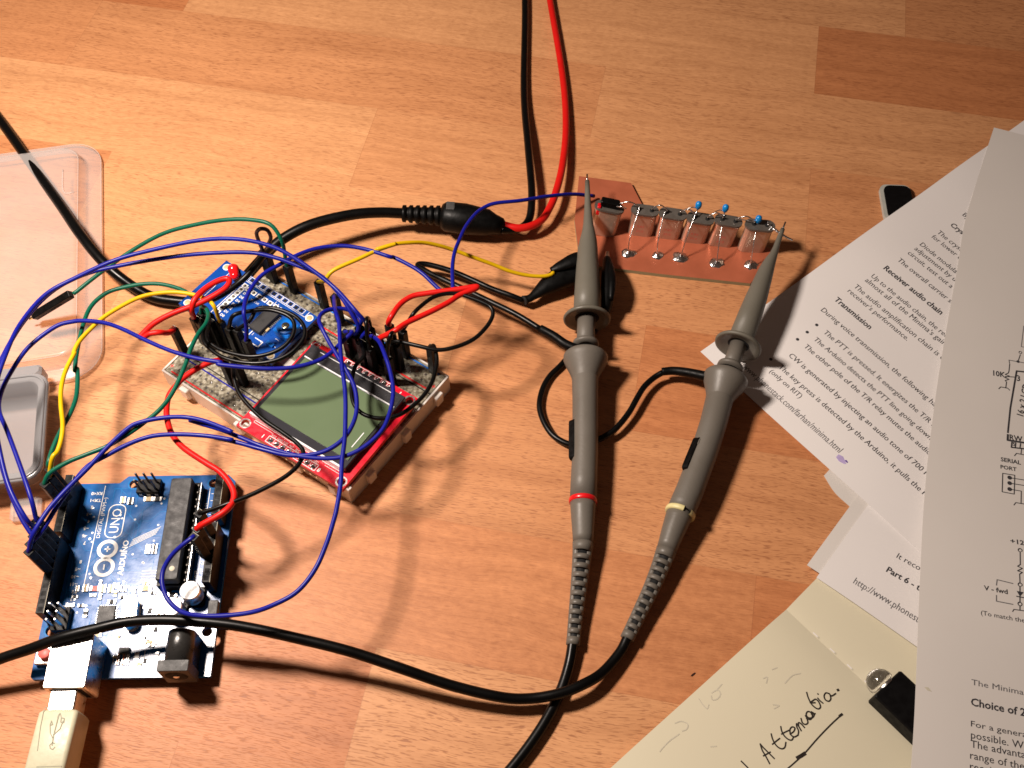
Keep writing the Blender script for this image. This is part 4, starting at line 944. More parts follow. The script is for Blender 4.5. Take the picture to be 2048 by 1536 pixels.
# ------------------------------------------------------------------ oscilloscope probes
def axis_frame(pts, i):
    t = (pts[min(len(pts)-1, i+1)]-pts[max(0, i-1)]).normalized()
    l = Vector((0, 0, 1)).cross(t).normalized(); return t, l, t.cross(l)
def probe(label, st, idx, ring_mat, gap, ground, clipfn, cablepts, swidx):
    """st: stations (u,v,z,width px) by part"""
    def path(part):
        pts = [P(u, v, z) for u, v, z, w_ in st[part]]; rad = [mmpx(w_, p)/2 for (u, v, z, w_), p in zip(st[part], pts)]
        return pts, rad
    bpts, brad = path('body')
    o = bpts[len(bpts)//2].copy(); o.z = 0
    t = thing('oscilloscope_probe', label, 'test probe', o, 'grey oscilloscope probes')
    sp, sr = path('sheath')
    # smooth sheath
    mb = MB()
    mb.tube(sp, sr, 'probe2', 28)
    # flared finger guard at its rear: cupped disc
    tdir, l, u_ = axis_frame(sp, len(sp)-1)
    e = sp[-1]
    def XA(c, tt):
        l_ = Vector((0, 0, 1)).cross(tt).normalized(); u2 = tt.cross(l_)
        return Matrix(((l_.x, u2.x, tt.x, c.x), (l_.y, u2.y, tt.y, c.y), (l_.z, u2.z, tt.z, c.z), (0, 0, 0, 1)))
    r1 = mmpx(95, e)/2; rs = sr[-1]
    mb.lathe(XA(e, tdir), [(rs*.98, -1.6), (rs+.5, -.7), (r1*.8, .3), (r1-.4, .9), (r1, 1.5), (r1-.1, 2.1), (r1-.7, 2.3), (r1*.72, 1.7), (rs*.9, 1.2), (rs*.55, 1.0)], 'probe2', 40)
    mb.lathe(XA(e, tdir), [(rs*.88, 1.25), (rs*.2, 1.15)], 'dark', 24)
    mb.build('tip_cover', t)
    np_, nr = path('neck'); mb = MB(); mb.tube(np_, nr, 'probe', 24)
    n_e = np_[-1]; tt = (np_[-1]-np_[-2]).normalized(); rn = mmpx(52, n_e)/2
    mb.lathe(XA(n_e, tt), [(nr[-1]*.9, -1.6), (rn, -1.3), (rn+.1, -.5), (rn-.1, 0), (nr[-1]*.9, .2)], 'probe', 30); mb.build('neck', t)
    mb = MB(); c0 = bpts[0]; bt = (bpts[1]-bpts[0]).normalized(); r2 = mmpx(89, c0)/2
    mb.lathe(XA(c0, bt), [(.001, -.2), (r2*.6, -.2), (r2-.5, -.1), (r2, .5), (r2, 1.7), (r2-.4, 2.8), (r2*.84, 4.6), (brad[0]+.7, 7.0), (brad[0]+.1, 8.6), (brad[0]*.97, 9.6)], 'probe', 40)
    mb.tube([c0+bt*6]+bpts[1:], [brad[1]*.98]+brad[1:], 'probe', 30); mb.build('body', t)
    mb = MB(); mb.lathe(XA(c0, bt), [(rn*.8, -2.2), (rn*1.12, -2.0), (rn*1.16, -.8), (rn*1.1, -.1)], 'rubber', 30); mb.build('ground_collar', t)
    # colour ring
    rp = P(*st['ring'][:3]); rt = (P(*st['strain'][1][:3])-bpts[-2]).normalized(); rr = mmpx(st['ring'][3], rp)/2
    mb = MB(); pf = [(rr-.8, -.9), (rr-.15, -.8), (rr, -.3), (rr, .3), (rr-.15, .8), (rr-.8, .9)]
    if gap: mb.lathe(XA(rp, rt), pf, ring_mat, 20, R(gap[0]), R(gap[1])); mb.lathe(XA(rp, rt), pf, ring_mat, 20, R(gap[2]), R(gap[3]))
    else: mb.lathe(XA(rp, rt), pf, ring_mat, 44)
    mb.build('colour_ring', t)
    # switch
    i = swidx; a, b = P(*i[0]), P(*i[1]); d = (b-a).normalized(); mb = MB(); k = 12; L_ = (b-a).length
    l_ = Vector((0, 0, 1)).cross(d).normalized(); nrm = (l_*i[2]+Vector((0, 0, 1))*(1-abs(i[2]))).normalized(); y = nrm.cross(d)
    X = Matrix(((d.x, y.x, nrm.x, a.x), (d.y, y.y, nrm.y, a.y), (d.z, y.z, nrm.z, a.z), (0, 0, 0, 1))) @ T(L_/2, 0, 0)
    mb.prism(X, stadium(L_, 2.5), -2, .12, 'housing'); mb.prism(X @ T(-L_*.36, 0, 0), stadium(L_*.22, 1.6), -1, .5, 'probe')
    mb.build('switch', t)
    # strain relief ladder
    sp2, sr2 = path('strain'); pts = cr_spline(sp2, 12); rad = []
    for s_ in range(len(sp2)-1):
        for q in range(12): rad.append(sr2[s_]+(sr2[s_+1]-sr2[s_])*q/12)
    rad.append(sr2[-1])
    n = len(pts)
    cum = [0]
    for q in range(1, n): cum.append(cum[-1]+(pts[q]-pts[q-1]).length)
    Lt = cum[-1]
    def at(s_):
        s_ = min(max(s_, 0), Lt-1e-4); q = max(j for j in range(n-1) if cum[j] <= s_+1e-9); f = (s_-cum[q])/(cum[q+1]-cum[q])
        return pts[q].lerp(pts[q+1], f), rad[q]+(rad[q+1]-rad[q])*f
    mb = MB(); core = [at(Lt*j/40) for j in range(41)]
    mb.tube([c[0] for c in core], [c[1]*.72 for c in core], 'dark', 16)
    s0 = Lt*.30 if st.get('plain', True) else 0
    pl = [at(s0*j/6) for j in range(7)]; mb.tube([c[0] for c in pl], [c[1] for c in pl], 'probe', 28)
    NR = 11; seg = (Lt-s0)/NR
    for j in range(NR):
        a_ = s0+j*seg+(seg*.48 if j else -.05); b_ = s0+(j+1)*seg+.0
        q = [at(a_), at((a_+b_)/2), at(b_)]
        mb.tube([c[0] for c in q], [c[1] for c in q], 'probe', 24)
    for side in (-1, 1, 0):
        for lo, hi in ((s0, Lt),):
            q = [at(lo+(hi-lo)*j/30) for j in range(31)]; pp = []; rr_ = []
            for j, (c, r_) in enumerate(q):
                tt_ = (q[min(30, j+1)][0]-q[max(0, j-1)][0]).normalized(); l2 = Vector((0, 0, 1)).cross(tt_).normalized(); u2 = tt_.cross(l2)
                if side == 0: pp.append(c-u2*r_*.5); rr_.append(r_*.5)
                else: pp.append(c+l2*side*r_*.60+u2*r_*.10); rr_.append(r_*.44)
            mb.tube(pp, rr_, 'probe', 10)
    ee = at(Lt); mb.lathe(XA(ee[0], (ee[0]-at(Lt-1)[0]).normalized()), [(ee[1]*.5, -2.0), (ee[1]*1.08, -1.9), (ee[1]*1.08, .3), (ee[1]*.6, .5)], 'probe', 24)
    mb.build('strain_relief', t)
    # metal tip
    mb = MB(); td = (sp[0]-sp[1]).normalized(); mb.tube([sp[0]-td*.5, sp[0]+td*3.2], .35, 'solder', 8); mb.build('tip', t)
    # ground lead
    g = MB(); gp = seg_path(ground['pts'], 6); g.tube(gp, ground['r'], 'black_wire', 14)
    gl = g.build('ground_lead', t)
    bo = MB(); bpth = seg_path(ground['boot'], 6); k = len(bpth); bo.tube(bpth, [ground['r']*(1.35+.4*j/k) for j in range(k)], 'rubber', 14); bo.build('boot', gl)
    cl = clipfn(); cl.build('crocodile_clip', t)
    c = MB(); cp = seg_path(cablepts, 7); c.tube(cp, 1.62, 'cable', 18); c.build('cable', t)
    return t

def clip1():
    mb = MB(); p = [P(1050, 600, 4), P(1062, 595, 4.4), P(1085, 578, 5), P(1110, 562, 5.4), P(1140, 548, 5.6), P(1170, 540, 5.2), P(1190, 536, 4.6)]
    mb.tube(cr_spline(p, 5), [mmpx(w_, p[0])/2 for w_ in [20, 19, 18, 17, 17, 17, 18, 21, 24, 28, 32, 36, 39, 42, 44, 46, 48, 49, 50, 51, 52, 52, 51, 50, 48, 46, 44, 40, 34, 28, 20]], 'rubber', 20, flat=.75)
    mb.tube(cr_spline([P(1101, 540, 9), P(1125, 530, 10), P(1155, 518, 10.5), P(1185, 514, 8)], 5), [1.0, 1.2, 1.5, 1.8, 2.0, 2.2, 2.4, 2.6, 2.8, 2.9, 3.0, 3.0, 2.9, 2.6, 2.2, 1.6], 'rubber', 14, flat=.6)
    mb.tube([P(1050, 600, 4), P(1047, 602, 4)], [1.9, 1.7], 'dark', 14)
    return mb
def clip2():
    mb = MB(); p = [P(1206, 636, 5), P(1212, 612, 6), P(1215, 575, 7), P(1215, 545, 7), P(1214, 520, 6)]
    mb.tube(cr_spline(p, 5), [1.2, 1.5, 1.8, 2.0, 2.2, 2.3, 2.4, 2.45, 2.5, 2.5, 2.5, 2.45, 2.4, 2.35, 2.3, 2.2, 2.1, 2.0, 1.9, 1.8, 1.6], 'rubber', 16, flat=1.3)
    mb.tube(cr_spline([P(1222, 600, 9), P(1224, 560, 10), P(1220, 525, 8)], 5), [.8, 1.1, 1.3, 1.4, 1.5, 1.5, 1.5, 1.4, 1.3, 1.1, .8], 'rubber', 12)
    for dz, du in ((5.2, -2), (3.2, 2)): mb.tube([P(1214+du, 524, dz), P(1215, 503, dz-.6)], [1.0, .6], 'silver', 8, flat=.4)
    return mb

probe('grey oscilloscope probe with the red ring, left of the two', dict(
    sheath=[(1174.5, 362, 15.2, 9), (1175, 385, 14.8, 11), (1175.5, 406, 14.4, 13), (1176, 425, 14.0, 16), (1176.5, 449, 13.4, 20.5), (1177, 463, 13.0, 26), (1176.5, 480, 12.6, 34), (1175.5, 498, 12.2, 40), (1175, 522, 11.6, 43), (1175, 546, 11.1, 47), (1174.5, 590, 10.2, 52), (1174, 630, 9.3, 55)],
    neck=[(1173.5, 632, 9.3, 37), (1172, 660, 9.1, 36), (1171.5, 692, 9.0, 37)],
    body=[(1171.5, 712, 8.8, 54), (1170.5, 748, 8.4, 54), (1170.5, 800, 7.9, 51.5), (1170.5, 900, 6.9, 51.5), (1168, 960, 6.3, 53), (1166.5, 1000, 5.9, 54)],
    ring=(1166, 1002, 5.9, 57),
    strain=[(1166, 1004, 5.9, 52), (1166, 1040, 5.5, 47), (1166, 1081, 5.1, 41), (1163, 1120, 4.6, 36), (1157, 1180, 3.9, 31.5), (1151, 1235, 3.3, 28), (1146, 1288, 2.8, 26)]),
    0, 'ring_red', None,
    dict(r=1.05, pts=C3([(1400, 1060), (1200, 938), (1000, 840), (800, 745), (620, 660), (500, 605), (430, 565), (393, 540), (405, 525), (470, 528), (580, 555), (700, 595), (850, 660), (1000, 728), (1150, 782)], 10, 5)+[(1046, 601, 4)],
         boot=C3([(1395, 1052), (1500, 1110), (1600, 1180), (1700, 1220), (1780, 1220)], 10, 10)),
    clip1, [(1146, 1284, 2.9), (1138, 1330, 2.2), (1120, 1385, 1.9), (1085, 1452, 1.9), (1035, 1522, 1.9), (985, 1575, 1.9), (900, 1640, 1.9)],
    ((1151.5, 838, 8.8), (1151.5, 918, 8.0), .55))

def z2(v): return 3.0+(1278-v)*(6.0/516)
probe('grey oscilloscope probe with the broken pale yellow ring, right of the two', dict(
    sheath=[(1565.5, 458, 15.6, 8.5), (1562, 467, 15.3, 10), (1558, 478, 15, 11), (1552, 496, 14.6, 13), (1547, 509, 14.3, 16.5), (1541.5, 520, 14.0, 22), (1536, 532, 13.7, 27), (1530.5, 546, 13.3, 32), (1513, 595, 12.0, 43), (1500, 630, 11, 47.5), (1479, 684, 9.8, 50)],
    neck=[(1478, 686, 9.8, 34), (1468, 714, 9.5, 33), (1459, 738, 9.3, 34)],
    body=[(1452.5, 755, 9.1, 54), (1441, 790, 8.8, 55), (1427, 846, 8.2, 54), (1409, 903, 7.5, 54), (1380, 980, 6.7, 56), (1368, 1008, 6.3, 56.5), (1361.5, 1023, 6.15, 56)],
    ring=(1360.3, 1026, 6.1, 62),
    strain=[(1360, 1026, 6.1, 54), (1348, 1058, 5.7, 48), (1335.5, 1093, 5.2, 41), (1322, 1130, 4.7, 36), (1303, 1176, 4.2, 32), (1280, 1224, 3.6, 29), (1255, 1276, 3.1, 27)]),
    1, 'ring_yellow', (-45, 52, 82, 225),
    dict(r=1.05, pts=[(1325, 745, 5)]+C8([(1050, 190), (985, 250), (935, 330), (885, 420), (820, 505), (760, 562), (680, 608), (590, 640), (490, 645), (420, 622), (350, 570), (295, 480), (270, 380), (290, 270), (340, 180), (410, 110)], 4, 1.3)+[(1150, 700, 1.3), (1185, 668, 1.6), (1204, 640, 4)],
         boot=C8([(1105, 148), (1180, 142), (1260, 150), (1340, 165), (1400, 178), (1450, 180)], 5, 9)),
    clip2, [(1256, 1274, 3.1), (1240, 1305, 2.8), (1205, 1345, 3.6), (1168, 1368, 5.2), (1120, 1387, 5.6), (1060, 1397, 5), (1000, 1394, 6), (900, 1370, 8.5), (800, 1336, 11.5), (700, 1303, 14), (600, 1278, 15.8), (500, 1256, 17), (430, 1246, 17.6), (340, 1240, 18), (260, 1243, 18), (190, 1258, 18), (120, 1276, 17.6), (60, 1298, 15), (0, 1318, 13), (-60, 1345, 10), (-160, 1400, 5)],
    ((1402, 876, 10.6), (1376, 940, 9.8), .55))

# ------------------------------------------------------------------ thick power lead with inline connector
def power_lead():
    a0 = P(880, 430, 9)
    t = thing('power_lead', 'thick black power cable with ribbed connector crossing behind the breadboard', 'cable', (a0.x, a0.y, 0))
    pts = seg_path([(-150, 60, 3), (-20, 215, 3), (60, 325, 5), (118, 406, 8), (160, 468, 10), (205, 523, 9), (250, 562, 6), (300, 592, 4), (350, 602, 3.5), (400, 604, 3.4), (450, 592, 3.6), (487, 558, 6), (520, 522, 10), (560, 482, 13), (620, 450, 15), (700, 430, 14), (760, 425, 12), (812, 427, 10)], 7)
    m = MB(); m.tube(pts, 1.95, 'cable', 18); m.build('cable', t)
    # ribbed strain relief and connector body
    A = P(805, 427, 10); B = P(886, 432, 9); d = (B-A); L_ = d.length; d.normalize()
    l = Vector((0, 0, 1)).cross(d).normalized(); u_ = d.cross(l)
    X = Matrix(((l.x, u_.x, d.x, A.x), (l.y, u_.y, d.y, A.y), (l.z, u_.z, d.z, A.z), (0, 0, 0, 1)))
    m = MB(); pr = [(2.0, -.3), (3.0, 0)]
    for k in range(6): z = L_*k/6; pr += [(3.15+k*.12, z+.2), (3.2+k*.12, z+1.35), (2.5+k*.12, z+1.5), (2.5+k*.12, z+2.1)]
    pr += [(3.4, L_)]; m.lathe(X, pr, 'rubber', 24); m.build('strain_relief', t)
    q = [P(884, 432, 9), P(892, 433, 9), P(930, 438, 8.6), P(975, 445, 8), P(988, 449, 7.6), P(1003, 453, 7.2), P(1008, 455, 7)]
    m = MB(); m.tube(q, [4.6, 5.7, 5.9, 5.0, 3.9, 3.2, 2.0], 'rubber', 24, flat=.95)
    m.box(X @ T(0, 0, L_+1.2), -1.9, 1.9, 5.0, 6.1, 0, 3.2, 'jack_grey', .3); m.build('connector_body', t)
    r = MB(); r.tube(seg_path([(1004, 449, 7.5), (1035, 456, 7), (1062, 452, 6.5), (1085, 438, 6), (1098, 418, 6), (1110, 390, 6), (1125, 330, 5), (1132, 250, 3), (1125, 150, 2.2), (1100, 0, 2.2), (1080, -120, 2.2)], 6), 1.45, 'red_wire', 14); r.build('red_lead', t)
    r = MB(); r.tube(seg_path([(1002, 460, 7), (1030, 459, 6), (1048, 452, 5), (1059, 436, 5), (1063, 410, 6), (1063, 370, 6), (1056, 290, 5), (1048, 180, 2.4), (1050, 0, 2.2), (1040, -120, 2.2)], 6), 1.5, 'black_wire', 14); r.build('black_lead', t)
power_lead()

# ------------------------------------------------------------------ papers
def sm(a, b, x): t = min(1, max(0, (x-a)/(b-a))); return t*t*(3-2*t)
def sheet(mb, left, right, zf, m, nx=24, n=10, th=.12):
    """left/right: matching 2-D edge polylines; surface follows zf"""
    ll = cr_spline([Vector((p[0], p[1], 0)) for p in left], n) if len(left) > 2 else [Vector((left[0][0], left[0][1], 0)).lerp(Vector((left[1][0], left[1][1], 0)), i/(n*3)) for i in range(n*3+1)]
    rl = cr_spline([Vector((p[0], p[1], 0)) for p in right], n) if len(right) > 2 else [Vector((right[0][0], right[0][1], 0)).lerp(Vector((right[1][0], right[1][1], 0)), i/(n*3)) for i in range(n*3+1)]
    assert len(ll) == len(rl); k = nx+1; top = []; bot = []
    for a, c in zip(ll, rl):
        for j in range(k):
            p = a.lerp(c, j/nx); z = zf(p.x, p.y); top.append((p.x, p.y, z)); bot.append((p.x, p.y, z-th))
    b = mb.add(top); c = mb.add(bot); rws = len(ll)
    for i in range(rws-1):
        for j in range(nx):
            mb.face((b+i*k+j, b+i*k+j+1, b+(i+1)*k+j+1, b+(i+1)*k+j), m, True); mb.face((c+i*k+j, c+(i+1)*k+j, c+(i+1)*k+j+1, c+i*k+j+1), m, True)
    ring = [i*k for i in range(rws)]+[(rws-1)*k+j for j in range(1, k)]+[i*k+nx for i in range(rws-2, -1, -1)]+[j for j in range(nx-1, 0, -1)]
    q = mb.add([top[i] for i in ring]); w_ = mb.add([bot[i] for i in ring]); L_ = len(ring)
    for i in range(L_): mb.face((q+i, q+(i+1) % L_, w_+(i+1) % L_, w_+i), m)

def on(zf):
    """pixel -> 2-D point on the curved sheet"""
    def f(u, v):
        z = 1.5
        for _ in range(6): p = P(u, v, z); z = zf(p.x, p.y)
        return Vector((p.x, p.y))
    return f

# --- sheet with the transmission text
def zB(x, y): return .35+1.5*sm(80, 125, x)+.5*math.sin(x*.045+y*.03)**2*sm(70, 90, x)+1.4*sm(225, 330, y)*sm(90, 160, x)
def text_sheet():
    pz = on(zB); mb = MB()
    O = pz(1401, 703); xd = (pz(1841, 1104)-O).normalized(); L2 = (pz(1815, 406)-O)
    yd = Vector((-xd.y, xd.x)); 
    if yd.dot(L2) < 0: yd = -yd
    ydr = L2.normalized()
    a, c = O, O+ydr*285; b_, d = O+xd*200, O+xd*200+ydr*285
    sheet(mb, [a, c], [b_, d], zB, 'paper', 40, 14)
    def line(s, st, en=None, vis=None, bold=False, size=2.62, serif=False):
        """st: baseline pixel of the first letter; en: baseline pixel where the string `vis` ends"""
        o = pz(*st)
        if en is not None:
            e = pz(*en); vs, _ = glyphs(vis, bold); w_ = max(v[0] for v in vs)-min(v[0] for v in vs)
            k = (e-o).length/w_; 
        else: k = size*.93
        put_text(mb, s, o, xd, yd, k*1.04 if not serif else k*1.25, 'ink', zf=zB, z=.06, bold=bold, width=None, shear=0) if False else None
        vs, fs = glyphs(s, bold); x0 = min(v[0] for v in vs); out = []
        for vx, vy in vs:
            p = o+xd*((vx-x0)*k)+yd*(vy*(k*1.02 if not serif else k*1.3)); out.append((p.x, p.y, zB(p.x, p.y)+.06))
        bb = mb.add(out)
        for f in fs: mb.face([bb+i for i in f], 'ink')
        return k
    D5 = lambda x, y: (1548+x/4.096, 400+y/4.096)
    D7 = lambda x, y: (1548+x/4.096, 750+y/4.096)
    k = line('During voice transmission, the following happens:', D5(380, 905), D7(1300, 270), 'During voice transmission, the following ha')
    sz = dict(size=k/.93)
    line('By default', D5(1540, 125), **sz); line('Crystal filter', D5(1440, 208), bold=True, **sz)
    line('The crystal filter is made', D5(1330, 268), **sz); line('for lower cost', D5(1285, 305), **sz)
    line('Diode modulator', D5(1190, 368), **sz); line('adjustment by using', D5(1145, 403), **sz); line('circuit, test out a coil', D5(1090, 438), **sz)
    line('The overall carrier suppression', D5(1005, 495), D5(1450, 872), 'The overall carrier su')
    line('Receiver audio chain', D5(893, 562), D5(1360, 942), 'Receiver audio chain', bold=True)
    line('Up to the audio chain, the receiver', D5(790, 628), D5(1395, 1140), 'Up to the audio chain, the rec')
    line("almost all of the Minima's gain", D5(740, 662), D5(1385, 1198), "almost all of the Minima's gain")
    line('The audio amplification chain is easy', D5(648, 712), D5(1365, 1322), 'The audio amplification chain is e')
    line("receiver's performance.", D5(598, 750), D5(1080, 1158), "receiver's performance.")
    line('Transmission', D5(488, 818), D5(790, 1052), 'Transmission', bold=True)
    for q in ((1633.4, 650), (1614.4, 664.4), (1595, 678.8), (1541.6, 718.6)):
        p = pz(*q); mb.lathe(Matrix.Translation((p.x, p.y, zB(p.x, p.y)+.06)), [(.001, .01), (.62, 0)], 'ink', 14)
    line('The PTT is pressed. It energizes the T/R relay', D5(400, 1088), D7(1270, 392), 'The PTT is pressed. It energizes the T/R')
    line('The Arduino detects the PTT line going down, it', D5(320, 1145), D7(1270, 534), 'The Arduino detects the PTT line going down')
    line('The other pole of the T/R relay mutes the audio', D5(240, 1203), D7(1265, 662), 'The other pole of the T/R relay mutes the audio')
    line('CW is generated by injecting an audio tone of 700 Hz', D5(115, 1278), D7(1255, 838), 'CW is generated by injecting an audio tone of 700 H')
    line('The key press is detected by the Arduino, it pulls the PTT', (1555.5, 735), D7(1240, 988), 'The key press is detected by the Arduino, it pulls the P')
    line('(only on RIT)', (1538, 744), D7(235, 168), '(only on RIT)')
    e = pz(*D7(550, 622)); s0 = pz(1506, 753); full = 'http://www.phonestack.com/farhan/minima.html'
    vs, _ = glyphs('phonestack.com/farhan/minima.html'); wv = max(v[0] for v in vs); kk = (e-pz(1511, 757)).length/wv
    vs, fs = glyphs(full); wf = max(v[0] for v in vs); o = e-(e-pz(1511, 757)).normalized()*wf*kk; out = []
    for vx, vy in vs: p = o+xd*vx*kk+yd*vy*kk*1.35; out.append((p.x, p.y, zB(p.x, p.y)+.06))
    bb = mb.add(out)
    for f in fs: mb.face([bb+i for i in f], 'ink_grey')
    p = pz(1684, 919)
    mb.prism(Matrix.Translation((p.x, p.y, zB(p.x, p.y))), [(-1.9, .9), (-.9, 2.0), (.6, 1.1), (1.9, -.6), (1.5, -1.9), (.2, -1.6), (-1.2, -.6)], .02, .05, 'purple')
    p = pz(1693, 923); mb.prism(Matrix.Translation((p.x, p.y, zB(p.x, p.y))), [(-.6, .4), (0, .6), (.5, -.3), (.1, -.6)], .02, .07, 'purple2')
    tag(mb.build('printed_sheet'), 'white printed sheet headed Transmission lying under the tip of the right probe', 'sheet of paper', 'printed sheets')
text_sheet()

# --- sheet with the circuit drawing, on top
def zA(x, y):
    near = 1-sm(92, 165, y)
    return 3.4+7.6*near*(1-.6*sm(175, 260, x))+1.6*sm(240, 300, y)*0+.6*math.sin(y*.03+x*.02)
def schematic_sheet():
    pz = on(zA); mb = MB()
    le = [pz(*q) for q in ((1816, 1600), (1822, 1536), (1829, 1430), (1836, 1250), (1843, 1092), (1850, 980), (1860, 880), (1876, 760), (1896, 640), (1914, 540), (1928, 452), (1942, 400), (1962, 335), (1988, 255))]
    xd = (pz(2048, 1247)-pz(1961, 1225)).normalized()
    ri = [p+Vector((.93, -.36))*205 for p in le]
    sheet(mb, le, ri, zA, 'paper2', 30, 6)
    xt = (pz(1820+679/2.977, 1020+668/2.977)-pz(1820+425/2.977, 1020+622/2.977)).normalized(); yt = Vector((-xt.y, xt.x))
    A1 = lambda x, y: pz(1840+x/3.657, 600+y/3.657)
    A2 = lambda x, y: pz(1820+x/2.977, 1020+y/2.977)
    def tx(s, p, k, bold=False, hs=1.0, m='ink', fit=None):
        vs, fs = glyphs(s, bold); x0 = min(v[0] for v in vs); out = []
        if fit:
            w2, _ = glyphs(fit[0], bold); k = (fit[1]-p).length/(max(v[0] for v in w2)-min(v[0] for v in w2))
        for vx, vy in vs: q = p+xt*((vx-x0)*k)+yt*(vy*k*hs); out.append((q.x, q.y, zA(q.x, q.y)+.07))
        bb = mb.add(out)
        for f in fs: mb.face([bb+i for i in f], m)
    def ln(f, pts, wd=.32, m='ink'): mb.ribbon([f(*p) for p in pts], wd, m, zA, .07)
    def dot(f, x, y, r, m='ink', hollow=False):
        p = f(x, y); mb.lathe(Matrix.Translation((p.x, p.y, zA(p.x, p.y)+.08)), [(r*.6 if hollow else .001, 0), (r, 0)], m, 18)
    tx('10K', A1(535, 552), 2.7, True, 1.2); tx('3', A1(707, 590), 2.9, True, 1.2)
    ln(A1, [(655, 470), (650, 440), (760, 460)], .3, 'ink_grey'); ln(A1, [(716, 450), (733, 400)], .3); dot(A1, 716, 451, .55); dot(A1, 733, 384, .6, hollow=True)
    ln(A1, [(655, 470), (650, 520), (645, 535), (622, 545), (652, 556), (620, 568), (650, 580), (622, 590), (632, 600), (626, 645)], .32)
    ln(A1, [(622, 560), (690, 564)], .32); ln(A1, [(575, 650), (590, 636), (640, 645), (655, 660)], .32)
    ln(A1, [(760, 345), (740, 342), (758, 190)], .25, 'ink_grey')
    ln(A1, [(840, 535), (706, 520), (660, 790), (642, 970)], .6); ln(A1, [(642, 985), (640, 1025), (860, 1060)], .7)
    tx('RW GND', A1(655, 1022), 2.6, True, 1.2); 
    ln(A1, [(672, 1040), (668, 1078), (860, 1100)], .5); ln(A1, [(700, 1045), (696, 1080)], .4); ln(A1, [(735, 1050), (730, 1085)], .4)
    ln(A1, [(742, 1090), (738, 1125)], .3); ln(A1, [(690, 1140), (705, 1122), (770, 1135)], .3); tx('5', A1(678, 1065), 2.0, True)
    vs, fs = glyphs('16 x 2 LCD', True); p0 = A1(752, 862); out = []; yv = (A1(790, 662)-p0).normalized(); xv = Vector((yv.y, -yv.x))
    for vx, vy in vs: q = p0+yv*vx*3.1-xv*vy*3.1; out.append((q.x, q.y, zA(q.x, q.y)+.07))
    bb = mb.add(out)
    for f in fs: mb.face([bb+i for i in f], 'ink')
    tx('SERIAL', A1(590, 1178), 2.85, True, 1.0, 'ink', ('SERIAL', A1(738, 1207))); tx('PORT', A1(588, 1232), 2.85, True, 1.0, 'ink', ('PORT', A1(706, 1250)))
    ln(A1, [(604, 1268), (600, 1403), (688, 1420), (692, 1282), (604, 1268)], .3)
    for y, yy in ((1300, 1318), (1340, 1360), (1384, 1400)): dot(A1, 655, y, .75); ln(A1, [(655, y), (740, y+14)] if yy == 1400 else [(655, y), (830, y+28)], .28)
    ln(A1, [(740, 1398), (738, 1490)], .3); ln(A1, [(686, 1500), (700, 1482), (770, 1494)], .3)
    tx('+12V', A2(598, 196), 2.7, True, .9); dot(A2, 655, 240, .75, hollow=True)
    ln(A2, [(655, 250), (656, 325), (640, 335), (668, 348), (640, 362), (668, 372), (652, 382), (654, 432)], .32); dot(A2, 655, 445, .75, hollow=True)
    ln(A2, [(654, 455), (654, 548)], .35); dot(A2, 654, 560, .75, hollow=True); ln(A2, [(654, 570), (654, 598)], .32); ln(A2, [(610, 605), (618, 592), (760, 612)], .28)
    p = [A2(634, 482), A2(676, 490), A2(654, 516)]; b = mb.add([(q.x, q.y, zA(q.x, q.y)+.08) for q in p]); mb.face((b, b+2, b+1), 'ink'); ln(A2, [(634, 514), (676, 522)], .35)
    tx('V - fwd', A2(440, 476), 2.75, True, 1.0, 'ink', ('V - fwd', A2(582, 503)))
    ln(A2, [(514, 448), (518, 415), (612, 438)], .3, 'ink_grey'); ln(A2, [(514, 508), (514, 543), (612, 562)], .3, 'ink_grey')
    tx('(To match the diode', A2(422, 624), 3.15, False, 1.0, 'ink', ('(To match th', A2(660, 670)))
    tx('The Minima', A2(365, 1040), 4.35, False, .8, 'ink_grey', ('The Minima', A2(676, 1108))); tx('Choice of 20 MHz', A2(362, 1163), 3.85, True, 1.0, 'ink', ('Choice of', A2(640, 1222)))
    ft = ('possible.', A2(606, 1408)); kk = .93*(ft[1]-A2(362, 1358)).length/(max(v[0] for v in glyphs('possible.')[0])); tx('For a general', A2(362, 1288), kk, False, .8); tx('possible. We', A2(362, 1358), kk); tx('The advantage', A2(360, 1412), kk); tx('range of the', A2(357, 1480), kk); tx('receiver', A2(356, 1545), kk)
    p = A2(105, 1066); mb.prism(Matrix.Translation((p.x, p.y, zA(p.x, p.y))), [(-.9, .6), (.3, .5), (1.0, -.8), (-.2, -.4)], .02, .06, 'ghost')
    tag(mb.build('printed_sheet'), 'white printed sheet with a circuit drawing and the words SERIAL PORT, topmost at the right', 'sheet of paper', 'printed sheets')
schematic_sheet()

